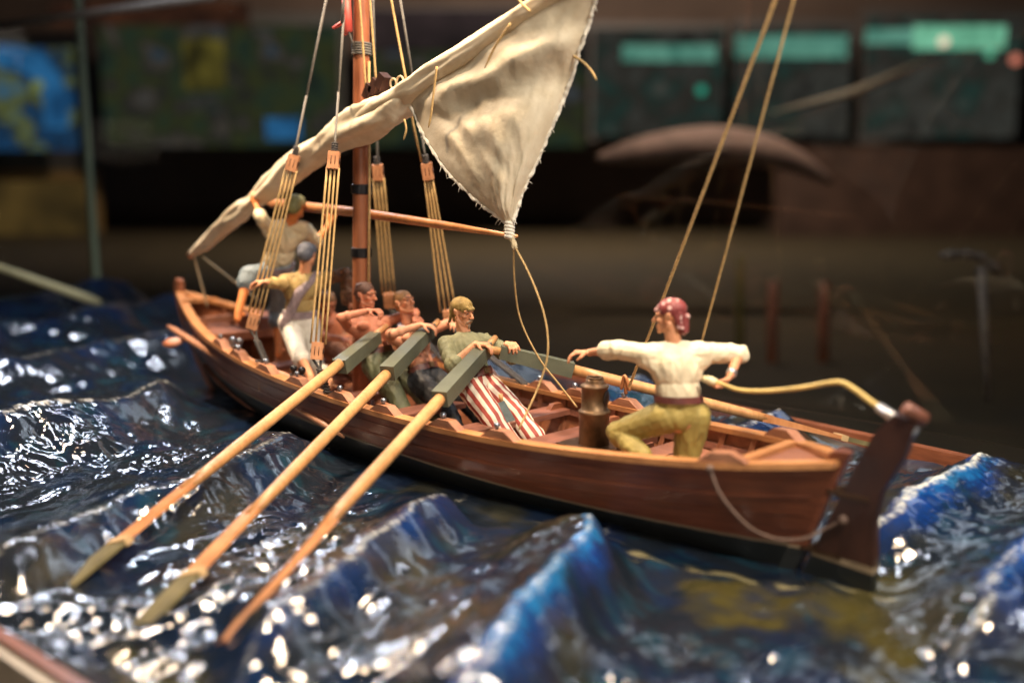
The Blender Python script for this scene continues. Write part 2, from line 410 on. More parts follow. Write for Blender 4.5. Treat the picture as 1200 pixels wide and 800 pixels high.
boat = thing('rowing_launch', 'long varnished brown wooden rowing boat with mast carrying the crew over dark waves', 'boat', (4.2, 0, -0.3))
NT, NU = 90, 16
bm = bmesh.new()
for side in (1, -1):
    g = [[bm.verts.new(hullpt(i / NT, j / NU, side)) for j in range(NU + 1)] for i in range(NT + 1)]
    for i in range(NT):
        for j in range(NU): bm.faces.new((g[i][j], g[i + 1][j], g[i + 1][j + 1], g[i][j + 1]))
bmesh.ops.recalc_face_normals(bm, faces=bm.faces)
hull = obj('hull', bm, 'hull', boat, True)
bm = bmesh.new()
for side in (1, -1):
    g = [[bm.verts.new(hullpt(0.012 + i / NT * 0.976, 0.22 + 0.775 * j / NU, side, 0.035)) for j in range(NU + 1)] for i in range(NT + 1)]
    for i in range(NT):
        for j in range(NU): bm.faces.new((g[i][j], g[i + 1][j], g[i + 1][j + 1], g[i][j + 1]))
lining = obj('lining', bm, 'hull_in', boat, True)
def along(s0, s1, n, fn): return [fn(s0 + (s1 - s0) * i / n) for i in range(n + 1)]
for side in (1, -1):
    bm = bmesh.new()
    strip(bm, along(0.0, 8.42, 90, lambda s: rail_at(s, side, 0.022, 0.018)), along(0.0, 8.42, 90, lambda s: rail_at(s, side, -min(0.085, hb(s) * 0.8), 0.018)),
          along(0.0, 8.42, 90, lambda s: rail_at(s, side, -min(0.085, hb(s) * 0.8), -0.02)), along(0.0, 8.42, 90, lambda s: rail_at(s, side, 0.022, -0.022)))
    obj('gunwale', bm, 'rail', boat, False, bev=0.005)
    # rubbing strake: the plank edge below the rail
    for u0, th in ((0.88, 0.004), (0.76, 0.008), (0.62, 0.004)):
        bm = bmesh.new()
        f = lambda s, u, o: hullpt(s / LB, u, side) + V((0, side * o, 0))
        strip(bm, along(0.05, 8.35, 90, lambda s: f(s, u0 + 0.013, -0.01)), along(0.05, 8.35, 90, lambda s: f(s, u0 + 0.013, 0.004)),
              along(0.05, 8.35, 90, lambda s: f(s, u0 - 0.008, th)), along(0.05, 8.35, 90, lambda s: f(s, u0 - 0.014, -0.01)))
        obj('plank_strake', bm, 'hull', boat, False)
    # stringer that carries the thwarts
    bm = bmesh.new()
    g2 = lambda s, u, o: hullpt(s / LB, u, side, 0.035 + o)
    strip(bm, along(0.5, 7.9, 60, lambda s: g2(s, 0.86, 0)), along(0.5, 7.9, 60, lambda s: g2(s, 0.86, 0.03)), along(0.5, 7.9, 60, lambda s: g2(s, 0.80, 0.03)), along(0.5, 7.9, 60, lambda s: g2(s, 0.80, 0)))
    obj('stringer', bm, 'thwart', boat, False)
# ribs
for i in range(25):
    s = 0.55 + i * 0.305
    for side in (1, -1):
        bm = bmesh.new()
        A = [hullpt(s / LB, 0.30 + 0.68 * k / 10, side, 0.036) for k in range(11)]
        Bq = [hullpt(s / LB, 0.30 + 0.68 * k / 10, side, 0.066) for k in range(11)]
        dx = V((0.022, 0, 0))
        strip(bm, [a - dx for a in A], [a + dx for a in A], [a + dx for a in Bq], [a - dx for a in Bq])
        obj('rib', bm, 'rib', boat, False)
# floorboards
FZ = 0.02
for k in range(-3, 4):
    bm = bmesh.new()
    w0 = 0.118
    n = 40; A = []; B2 = []; C2 = []; D2 = []
    for i in range(n + 1):
        s = 0.7 + 6.9 * i / n
        lim = max(0.01, inner_y(s, FZ + 0.25 * max(0, (s - 6.2) / 1.4) + 0.12 * max(0, 1.2 - s) - .02, 0.07))
        y0 = max(-lim, min(lim, k * 0.125 - w0 / 2)); y1 = max(-lim, min(lim, k * 0.125 + w0 / 2))
        zz = FZ + (0.25 * max(0, (s - 6.2) / 1.4)) + 0.12 * max(0, (1.2 - s))
        A.append((s, y0, zz)); B2.append((s, y1, zz)); C2.append((s, y1, zz - 0.02)); D2.append((s, y0, zz - 0.02))
    strip(bm, A, B2, C2, D2)
    obj('floorboard', bm, 'deck', boat, False)
# thwarts
for s, wd_, zt in ((2.28, 0.22, 0.34), (2.95, 0.22, 0.34), (3.78, 0.24, 0.34), (4.62, 0.24, 0.34), (5.35, 0.24, 0.36), (6.1, 0.24, 0.42)):
    bm = bmesh.new(); hw = hullpt(s / LB, 0.84, 1, 0.04).y
    box(bm, (s, 0, zt), (wd_, hw * 2, 0.045)); obj('thwart', bm, 'thwart', boat, bev=0.006)
    bm = bmesh.new()
    bm.free()
    for sd in (1, -1):
        bm = bmesh.new(); box(bm, (s, sd * (hw - 0.10), zt + 0.045), (0.05, 0.20, 0.05), None, (1, 0.5)); obj('knee', bm, 'rib', boat, bev=0.005)
# fore-and-aft side benches near the stern, one lower box seat
bm = bmesh.new(); box(bm, (2.05, -0.42, 0.33), (0.55, 0.26, 0.05)); box(bm, (2.05, -0.42, 0.17), (0.45, 0.2, 0.28)); obj('side_bench', bm, 'thwart', boat, bev=0.006)
bm = bmesh.new(); box(bm, (1.92, 0.05, 0.30), (0.34, 1.05, 0.04)); obj('thwart', bm, 'thwart', boat, bev=0.006)
# stern sheets (seat the helmsman kneels on)
bm = bmesh.new()
for k in range(6):
    s0 = 0.34 + k * 0.215; a = inner_y(s0 - 0.1, 0.31); b_ = inner_y(s0 + 0.1, 0.31)
    prism(bm, [(s0, -a, 0), (s0 + 0.2, -b_, 0), (s0 + 0.2, b_, 0), (s0, a, 0)], (0, 0, 1), 0.03, V((0, 0, 0.33)))
obj('stern_seat', bm, 'deck', boat)
bm = bmesh.new(); prism(bm, [(0.06, -0.09, 0), (0.52, -inner_y(.5, .53), 0), (0.52, inner_y(.5, .53), 0), (0.06, 0.09, 0)], (0, 0, 1), 0.03, V((0, 0, 0.55))); obj('stern_deck', bm, 'deck', boat, bev=0.005)
bm = bmesh.new(); box(bm, (0.50, 0, 0.56), (0.07, 2 * inner_y(.48, .54), 0.07)); obj('deck_beam', bm, 'rail', boat, bev=0.006)
# bow deck, beam and breasthook
bm = bmesh.new()
for k in range(5):
    y0, y1 = -0.5 + 0.2 * k, -0.5 + 0.2 * k + 0.192
    pts = [(6.85, y0), (6.85, y1)]
    def xe(y):
        for s in np.arange(6.85, 8.4, 0.02):
            if inner_y(s, 0.65, 0.06) < abs(y): return s
        return 8.38
    mids = np.linspace(y1, y0, 5)
    poly = [(6.85, y0, 0), (6.85, y1, 0)]
    poly = [(6.85, y0, 0)] + [(max(6.86, xe(y)), y, 0) for y in np.linspace(y0, y1, 5)] + [(6.85, y1, 0)]
    prism(bm, poly, (0, 0, 1), 0.03, V((0, 0, 0.665)))
obj('bow_deck', bm, 'deck', boat)
bm = bmesh.new(); box(bm, (6.85, 0, 0.66), (0.07, 2 * inner_y(6.85, 0.63), 0.09)); obj('deck_beam', bm, 'rib', boat, bev=0.006)
bm = bmesh.new(); box(bm, (7.55, 0, 0.76), (0.09, 2 * inner_y(7.6, 0.74), 0.08)); box(bm, (7.55, 0.2, 0.72), (0.1, 0.08, 0.16)); box(bm, (7.55, -0.2, 0.72), (0.1, 0.08, 0.16)); obj('bow_bitts', bm, 'chock', boat, bev=0.008)
bm = bmesh.new(); box(bm, (7.1, -0.28, 0.745), (0.5, 0.3, 0.12)); box(bm, (7.1, -0.28, 0.82), (0.54, 0.34, 0.03)); obj('bow_locker', bm, 'thwart', boat, bev=0.008)
bm = bmesh.new(); prism(bm, [(8.40, 0, 0), (7.95, 0.22, 0), (8.02, 0, 0), (7.95, -0.22, 0)], (0, 0, 1), 0.05, V((0, 0, 0.93))); obj('breasthook', bm, 'rail', boat, bev=0.006)
# stem, keel, sternpost
bm = bmesh.new()
zz = [1.12, 1.0, 0.8, 0.6, 0.4, 0.2, 0.0, -0.2, -0.34]
A = [V((xb(min(z, 1)) + 0.07, 0, z)) for z in zz]
strip(bm, [a + V((0.02, 0.03, 0)) for a in A], [a + V((0.02, -0.03, 0)) for a in A], [a + V((-0.12, -0.04, 0)) for a in A], [a + V((-0.12, 0.04, 0)) for a in A])
ball(bm, (8.46, 0, 1.13), (0.08, 0.04, 0.035)); obj('stem', bm, 'rib', boat, bev=0.006)
bm = bmesh.new(); box(bm, (4.2, 0, ZK - 0.03), (7.6, 0.06, 0.08)); obj('keel', bm, 'dark_wood', boat)
bm = bmesh.new()
zz = [0.69, 0.5, 0.3, 0.1, -0.1, -0.34]
A = [V((xs(z), 0, z)) for z in zz]
strip(bm, [a + V((0.07, 0.07, 0)) for a in A], [a + V((0.07, -0.07, 0)) for a in A], [a + V((-0.03, -0.03, 0)) for a in A], [a + V((-0.03, 0.03, 0)) for a in A])
obj('sternpost', bm, 'hull', boat, bev=0.006)
# rowlock chocks along both rails
def chock(s, side, mat='chock', knob=True, name='rowlock_chock'):
    p = rail_at(s, side, -0.03, 0.018); q = rail_at(s + 0.1, side, -0.03, 0.018); t = (q - p).normalized(); n = V((0, 0, 1)).cross(t).normalized()
    u = t.cross(n) if t.cross(n).z > 0 else n.cross(t)
    poly = [p - t * 0.16, p - t * 0.135 + u * 0.016, p - t * 0.065 + u * 0.062, p + t * 0.06 + u * 0.062, p + t * 0.135 + u * 0.016, p + t * 0.16]
    bm = bmesh.new(); prism(bm, poly, n, 0.085); c = obj(name, bm, mat, boat, bev=0.006)
    if knob:
        bm = bmesh.new(); k = p + u * 0.062 + t * 0.03
        lathe(bm, [(0.012, -0.02), (0.013, 0.01), (0.022, 0.018), (0.025, 0.032), (0.016, 0.045), (0.003, 0.049)], k, u, 12)
        obj('thole_pin', bm, 'steel', c, True)
    return c
for s in (2.24, 2.80, 3.52, 4.12, 4.78, 5.33, 5.9, 6.35): chock(s, 1)
for s in (2.26, 2.85, 3.30, 4.1, 4.7, 5.3, 5.9): chock(s, -1)
chock(0.58, 1, knob=False); chock(0.62, -1, knob=False)
bm = bmesh.new(); pr = rail_at(2.27, -1, -0.03, 0.10)
tube(bm, [pr + V((0, 0, 0.02)), pr + V((0.01, 0, 0.14))], 0.016, 8); tube(bm, catmull([pr + V((-0.04, 0, 0.05)), pr + V((0, 0.02, 0.17)), pr + V((0.05, 0, 0.05))], 6), 0.014, 8)
obj('thole_loop', bm, M['spar'], boat, True)
# iron cleats and ties by the port rail
for s in (6.15, 4.92):
    p = rail_at(s, 1, -0.11, 0.0); bm = bmesh.new()
    for dx in (-0.05, 0.05): lathe(bm, [(0.02, 0), (0.018, 0.08), (0.034, 0.10), (0.036, 0.125), (0.012, 0.145)], p + V((dx, 0, 0)), V((dx * 3, 0, 1)).normalized(), 12)
    tube(bm, [p + V((-0.1, 0.01, 0.06)), p + V((0.1, 0.01, 0.05))], 0.017, 8)
    obj('iron_cleat', bm, 'steel' if s > 6 else 'iron', boat, True)
# mast with bands
mast_b, mast_t = V((4.87, 0, 0.0)), V((4.62, 0, 6.2))
def mast_at(z): t = z / 6.2; return mast_b.lerp(mast_t, t)
bm = bmesh.new(); tube(bm, [mast_at(z) for z in (0, 1, 2, 3, 4, 5, 6.2)], [0.088, 0.086, 0.082, 0.076, 0.070, 0.062, 0.05], 12)
mast = obj('mast', bm, 'mast', boat, True)
for z, mt in ((1.65, 'iron'), (2.23, 'iron')):
    bm = bmesh.new(); lathe(bm, [(0.086, -0.045), (0.096, -0.04), (0.096, 0.04), (0.086, 0.045)], mast_at(z), (mast_t - mast_b).normalized(), 20); obj('mast_band', bm, mt, mast, False)
bm = bmesh.new()
for k in range(5): tube(bm, [mast_at(3.42 + k * 0.022 + 0.004 * math.sin(a)) + V((0.082 * math.cos(a), 0.082 * math.sin(a), 0)) for a in np.linspace(0, 6.28, 20)], 0.011, 6, False)
obj('mast_lashing', bm, 'rope_grey', mast, True)
# rudder with iron straps, tiller
rud_th = 0.07
yaw = math.radians(0)
prof = [(-0.33, 0.97), (-0.46, 0.93), (-0.40, 0.72), (-0.285, 0.50), (-0.25, 0.30), (-0.265, 0.1), (-0.25, -0.26), (0.24, -0.26), (0.175, -0.10), (0.115, 0.06), (0.06, 0.2), (-0.01, 0.36), (-0.07, 0.50), (-0.125, 0.64), (-0.22, 0.84)]
bm = bmesh.new(); prism(bm, [V((x, 0, z)) for x, z in prof], (0, 1, 0), rud_th)
rudder = obj('rudder', bm, 'hull_rud' if 'hull_rud' in M else 'dark_wood', boat, bev=0.008)
bm = bmesh.new(); lathe(bm, [(0.036, -0.075), (0.043, -0.07), (0.043, 0.06), (0.036, 0.07)], V((-0.435, 0, 0.985)), V((0.45, 0.5, 0.4)).normalized(), 18); obj('rudder_head_pin', bm, 'thwart', rudder, True)
# cream waterline and black bottom on the rudder, as thin painted panels
bm = bmesh.new(); prism(bm, [V((-0.262, 0, 0.02)), V((-0.262, 0, -0.02)), V((0.142, 0, 0.0)), V((0.128, 0, 0.035))], (0, 1, 0), rud_th + 0.006); obj('waterline_stripe', bm, paint('cream_line', (0.25, 0.19, 0.12), 0.5), rudder)
bm = bmesh.new(); prism(bm, [V((-0.262, 0, -0.024)), V((-0.252, 0, -0.262)), V((0.243, 0, -0.262)), V((0.14, 0, -0.004))], (0, 1, 0), rud_th + 0.006); obj('black_bottom', bm, paint('bottom_black', (0.010, 0.012, 0.012), 0.4), rudder)
for z in (0.43, 0.03):
    bm = bmesh.new(); x0 = xs(z)
    box(bm, (x0 - 0.10, 0, z), (0.34, rud_th + 0.016, 0.026)); lathe(bm, [(0.018, -0.04), (0.018, 0.05)], V((x0 - 0.075, 0, z)), V((-0.39, 0, 1)).normalized(), 10)
    obj('iron_strap', bm, 'dark_brass', rudder, bev=0.003)
tp = [Q(1046, 488, y=0.0), Q(1020, 470, y=0.0), Q(1001, 456, y=0.0), Q(986, 448, y=0), Q(968, 449, y=0), Q(940, 454, y=0), Q(900, 458, y=0), Q(868, 457, y=0), Q(846, 450, y=0), Q(833, 446, y=0)]
bm = bmesh.new(); cp = catmull(tp, 6); tube(bm, cp, [0.018 - 0.005 * i / len(cp) for i in range(len(cp))], 10); til = obj('tiller', bm, 'tiller', boat, True)
bm = bmesh.new(); tube(bm, [tp[-1] + (tp[-2] - tp[-1]) * 0.5, tp[-1], tp[-1] + (tp[-1] - tp[-2]) * 0.7], [0.022, 0.031, 0.021], 12); ball(bm, tp[-1], (0.032, 0.03, 0.028)); obj('tiller_knob', bm, paint('pale_knob', (0.70, 0.60, 0.36), 0.4), til, True)
bm = bmesh.new(); d_ = (tp[1] - tp[0]).normalized(); tube(bm, [tp[0] - d_ * 0.16, tp[0] + d_ * 0.1], [0.034, 0.03], 12); obj('tiller_socket', bm, 'pewter', til, True)
# rudder pendant rope hung along the quarter
bm = bmesh.new(); pp = [Q(832, 549, y=0.545), Q(842, 575, y=0.55), Q(862, 602, y=0.52), Q(885, 622, y=0.46), Q(915, 632, y=0.36), Q(945, 630, y=0.2), Q(965, 620, y=0.08), Q(988, 609, y=0.04)]
twist_rope(bm, catmull(pp, 8), 0.0105); ball(bm, pp[-1], 0.032, None, 10, 8); ball(bm, pp[0], 0.024, None, 10, 8); obj('rudder_pendant', bm, paint('brown_rope', (0.13, 0.08, 0.06), 0.7, 0.3, 30, 0.5), boat, True)

# ------------------------------------------------------------------ sea (resin) and its wooden base
def near_edge(x): return 3.98 + 0.093 * (x - 2.64)
def far_edge(x): return -2.63 - 0.10 * (x + 0.22) if x < 5.2 else -3.17 + 0.035 * (x - 5.2)
xsn = [-3.6]
while xsn[-1] < 18:
    x = xsn[-1]; xsn.append(x + (0.0145 if x < 5.2 else 0.0145 + (x - 5.2) * 0.006))
X1 = np.array(xsn); NV = 400
V1 = np.linspace(0, 1, NV)
near_a = 3.98 + 0.093 * (X1 - 2.64); far_a = np.where(X1 < 5.2, -2.63 - 0.10 * (X1 + 0.22), -3.17 + 0.035 * (X1 - 5.2))
XX, TT = np.meshgrid(X1, V1, indexing='ij')
YY = far_a[:, None] + (near_a - far_a)[:, None] * TT
# distance outside hull (rough)
HBx = np.array([hb(min(max(s, 0), LB)) if -0.0 <= s <= LB else 0.0 for s in X1]) * 0.86
dh = np.abs(YY) - HBx[:, None]
dxe = np.maximum(np.maximum(-XX - 0.3, XX - LB), 0)
dh = np.sqrt(np.maximum(dh, 0) ** 2 + dxe ** 2)
calm = np.clip(dh / 0.55, 0, 1); calm = calm * calm * (3 - 2 * calm)
H = np.zeros_like(XX); RG = np.zeros_like(XX); FR = np.zeros_like(XX)
wob = 0.22 * perlin(YY * 0.9, XX * 0.25, 3) + 0.10 * perlin(YY * 2.3, XX * 0.6, 5)
FOAMN = 0.5 * fbm(XX * 9, YY * 9, 40, 2) + 0.8 * fbm(XX * 28, YY * 28, 44, 3, 0.7)
#            x0    amp  slope  y-range        back  front
ridges = [(-2.7, 0.30, -0.30, (-9, 9), 0.9, 0.36, 0.2, .3), (-0.93, 0.33, -0.10, (-2.6, 0.25), 0.75, 0.28, 0.75, 1), (-0.02, 0.36, 0.04, (-2.3, -0.35), 0.55, 0.26, 1.0, 1),
          (1.62, 0.42, -0.50, (0.55, 3.1), 0.60, 0.24, 0.55, 1.0), (3.02, 0.33, -0.53, (0.9, 3.2), 0.60, 0.26, 0.75, 0.45), (4.67, 0.36, -0.38, (0.4, 9), 0.8, 0.34, 0.55, 0.22),
          (7.35, 0.42, -0.40, (0.3, 9), 1.2, 0.48, 0.6, 0.15), (9.9, 0.50, -0.35, (-9, 9), 1.3, 0.6, 0.35, .2), (12.5, 0.55, -0.3, (-9, 9), 1.3, 0.65, 0.2, .2), (15.2, 0.6, -0.25, (-9, 9), 1.3, 0.7, 0.1, .2),
          (2.2, 0.34, 0.10, (-9, -1.0), 0.7, 0.3, 0.8, .7), (4.2, 0.34, 0.20, (-9, -1.1), 0.8, 0.4, 0.5, .4), (6.6, 0.34, 0.30, (-9, -1.0), 0.9, 0.4, 0.4, .2)]
for k, (x0, amp, sl, yr, wb, wf, fo, bl) in enumerate(ridges):
    d = XX - (x0 + sl * YY + wob + 0.05 * perlin(YY * 5, XX * 0.5, 60 + k))
    p = np.where(d > 0, np.exp(-(np.abs(d) / wb) ** 1.35), np.exp(-(np.abs(d) / wf) ** 1.6))
    m_ = 1 / (1 + np.exp(-(YY - yr[0]) / 0.13)) * 1 / (1 + np.exp((YY - yr[1]) / 0.13))
    m_ = m_ * (0.80 + 0.45 * perlin(YY * 0.8 + k, XX * 0.1, 20 + k))
    H = H + amp * p * m_
    fz = np.clip((p - 0.955 - 0.02 * (fo < .9) + 0.032 * FOAMN) / 0.045, 0, 1) * np.clip(m_, 0, 1) * fo
    RG = np.maximum(RG, fz)
    FR = np.maximum(FR, np.where(d < 0.06, np.clip((p - 0.42 + 0.25 * FOAMN) / 0.5, 0, 1), np.clip((p - 0.93) / 0.07, 0, 1)) * np.clip(m_, 0, 1) * bl)
H = H - 0.15 - 0.05 * np.clip(1 - H * 5, 0, 1)
H = H * calm
lift = np.clip((XX - 0.5) / 1.4, 0, 1); lift = lift * lift * (3 - 2 * lift) * np.clip((9 - XX) / 2, 0, 1)
H = H - (1 - calm) * (0.145 - 0.105 * lift) + calm * 0.05 * lift
far_mask = np.clip((XX - 6) / 6, 0, 1)
det = 0.035 * np.abs(perlin(XX * 2.4 + 0.5 * YY, YY * 1.3, 99)) * 2 + 0.055 * fbm(XX * 1.3, YY * 0.9, 11, 2) + 0.030 * (1 - 0.4 * far_mask) * perlin(XX * 3.4 + 0.6 * perlin(XX, YY * 3, 9), YY * 2.6, 13)
rid = 1 - np.abs(perlin(XX * 4.6, YY * 3.7, 15)) * 2
rid2 = 1 - np.abs(perlin(XX * 9.5 + 0.7 * perlin(XX * 4, YY * 4, 8), YY * 7.0, 16)) * 2.2
chop = np.clip(1 - np.abs(perlin(XX * 1.7 + 0.35 * YY + 0.5 * perlin(XX * .8, YY * .8, 91), YY * 0.8, 92)) * 3.2, 0, 1) ** 1.5
lump = 0.045 * chop + 0.016 * rid + 0.013 * rid2 + 0.012 * perlin(XX * 9, YY * 7.5, 17) + 0.0072 * perlin(XX * 17, YY * 14, 19) + 0.0038 * (1 - 2.4 * np.abs(perlin(XX * 25 + perlin(XX * 7, YY * 7, 28), YY * 20, 29))) + 0.0008 * perlin(XX * 36, YY * 30, 23)
patch = np.clip(0.6 + 1.3 * fbm(XX * 0.7, YY * 0.7, 31, 2), 0.2, 1.25)
H = H + (det + lump * patch) * (0.35 + 0.65 * calm)
H = H + RG * (0.010 + 0.012 * perlin(XX * 34, YY * 34, 51))
ed = np.minimum(TT, 1 - TT) * 6.5
H = np.where(ed < 0.25, H * (0.35 + 0.65 * ed / 0.25), H)
# painted colours of the resin
c1 = fbm(XX * 0.9 + 3, YY * 1.1, 71, 4); c2 = fbm(XX * 1.4, YY * 2.0, 77, 4); c3 = fbm(XX * 4, YY * 5, 83, 3)
def lerp3(a, b2, t): return a + (np.array(b2) - a) * t[..., None]
colr = np.zeros(XX.shape + (3,)); colr[:] = (0.010, 0.014, 0.021)
low = np.clip((-0.07 - H) / 0.10, 0, 1)
nearm = np.clip((4.8 - XX) / 2, 0, 1)
colr = lerp3(colr, (0.060, 0.050, 0.010), np.clip((c1 + 0.03) * 4.5, 0, 1) * np.clip(low + 0.35, 0, 1) * nearm * 0.75)
colr = lerp3(colr, (0.005, 0.014, 0.040), np.clip((c2 + 0.02) * 3, 0, 1) * 0.75)
colr = lerp3(colr, (0.008, 0.045, 0.070), np.clip((c3 - 0.6 * c1 - 0.22) * 3, 0, 1) * 0.4)
blue = np.clip(FR * 1.35 * (0.75 + 1.2 * c2), 0, 1)
starb = np.clip((0.45 - XX) / 0.7, 0, 1)
colr = lerp3(colr, (0.005, 0.036, 0.19), blue * (0.35 + 0.65 * np.maximum(starb, np.clip(1 - np.abs(XX - 0.9) / 1.6, 0, 1))))
colr = lerp3(colr, (0.015, 0.17, 0.40), np.clip(FR - 0.62, 0, 1) * np.clip(3.2 * (0.8 + 2 * c3), 0, 3) * 0.85)
fo = np.clip(RG * 1.1 + (RG > 0.1) * (FOAMN * 0.9 - 0.1), 0, 1)
colr = lerp3(colr, (0.60, 0.60, 0.52), fo * np.clip(0.55 + 0.9 * np.maximum(starb, 0.15 + c1), 0, 1))
# cream streaks that trail along the hull
strk = np.clip(1 - np.abs(dh - 0.10 - 0.05 * c2 - 0.045 * perlin(XX * 4, YY * 4, 93)) / 0.05, 0, 1) * (YY > 0) * np.clip((2.1 - XX) / 0.6, 0, 1) * np.clip(0.35 + 3.4 * perlin(XX * 5, YY * 9, 97), 0, 1)
colr = lerp3(colr, (0.40, 0.34, 0.17), strk * 0.8)
rough = 0.05 + 0.5 * fo + 0.04 * np.clip(c3, 0, 1)
nx, ny = XX.shape
verts = np.stack([XX, YY, H], -1).reshape(-1, 3)
idx = np.arange(nx * ny).reshape(nx, ny)
quads = np.stack([idx[:-1, :-1], idx[1:, :-1], idx[1:, 1:], idx[:-1, 1:]], -1).reshape(-1, 4)
me = bpy.data.meshes.new('sea')
me.vertices.add(len(verts)); me.vertices.foreach_set('co', verts.astype(np.float32).ravel())
me.loops.add(quads.size); me.loops.foreach_set('vertex_index', quads.astype(np.int32).ravel())
me.polygons.add(len(quads)); me.polygons.foreach_set('loop_start', np.arange(0, quads.size, 4, dtype=np.int32))
me.update(calc_edges=True)
me.polygons.foreach_set('use_smooth', np.ones(len(quads), bool))
a_ = me.color_attributes.new('tint', 'FLOAT_COLOR', 'POINT')
a_.data.foreach_set('color', np.concatenate([colr, rough[..., None]], -1).reshape(-1).astype(np.float32))
m, nt, b = new_mat('painted_resin_sea'); M['sea'] = m
at = N(nt, 'ShaderNodeAttribute', attribute_name='tint')
nt.links.new(at.outputs['Color'], b.inputs['Base Color']); nt.links.new(at.outputs['Alpha'], b.inputs['Roughness'])
b.inputs['IOR'].default_value = 1.5; b.inputs['Coat Weight'].default_value = 0.6; b.inputs['Coat Roughness'].default_value = 0.03
n5 = noise_n(nt, 22, 4, 0.55, (1, 1.2, 1), 0.8)
bump(nt, b, n5.outputs[0], 0.22, 0.010)
me.materials.append(m)
sea = bpy.data.objects.new('sea_water', me); COL.objects.link(sea)
sea['kind'] = 'structure'
def sea_z(x, y):
    i = int(np.clip(np.searchsorted(X1, x), 0, nx - 1)); t = (y - far_a[i]) / (near_a[i] - far_a[i])
    return float(H[i, int(np.clip(t * (NV - 1), 0, NV - 1))])
# wooden base round the sea
def edge_strip(name, f, sgn, mat, w0, w1, z0, z1, x0=-3.6, x1=18, par=None, n=40):
    bm = bmesh.new(); L = [x0 + (x1 - x0) * i / n for i in range(n + 1)]
    strip(bm, [(x, f(x) + sgn * w0, z1) for x in L], [(x, f(x) + sgn * w1, z1) for x in L], [(x, f(x) + sgn * w1, z0) for x in L], [(x, f(x) + sgn * w0, z0) for x in L])
    return obj(name, bm, mat, par, bev=0.008)
M['trim'] = wood('red_brown_trim', (0.10, 0.03, 0.014), (0.26, 0.085, 0.038), (1, 12, 12), 2.5, 0.35)
M['trim_pale'] = paint('pale_edge', (0.52, 0.46, 0.38), 0.5, 0.15, 6)
M['case_dark'] = paint('case_plinth', (0.045, 0.032, 0.014), 0.5, 0.3, 3)
base = thing('wooden_plinth', 'red brown wooden display plinth framing the sculpted sea', 'plinth', (6, 0.5, -1.6))
edge_strip('near_frame', near_edge, 1, 'trim', 0.0, 0.06, -0.5, 0.0, par=base)
edge_strip('pale_molding', near_edge, 1, 'trim_pale', 0.062, 0.11, -0.5, -0.035, par=base)
edge_strip('far_frame', far_edge, -1, 'trim', 0.0, 0.10, -0.5, 0.07, par=base)
bm = bmesh.new()
prism(bm, [(-3.75, far_edge(-3.6) - 0.1, 0), (18.1, far_edge(18) - 0.1, 0), (18.1, near_edge(18) + 0.13, 0), (-3.75, near_edge(-3.6) + 0.13, 0)], (0, 0, 1), 0.9, V((0, 0, -1.1)))
obj('plinth_body', bm, 'case_dark', base)
bm = bmesh.new(); box(bm, (18.06, 0.8, -0.3), (0.12, near_edge(18) - far_edge(18) + 0.1, 0.6)); obj('end_frame', bm, 'trim', base)
bm = bmesh.new(); box(bm, (6, 0.5, -1.62), (300, 300, 0.04)); fl = obj('floor', bm, paint('dark_floor', (0.05, 0.035, 0.015), 0.6, 0.3, 0.6)); fl['kind'] = 'structure'

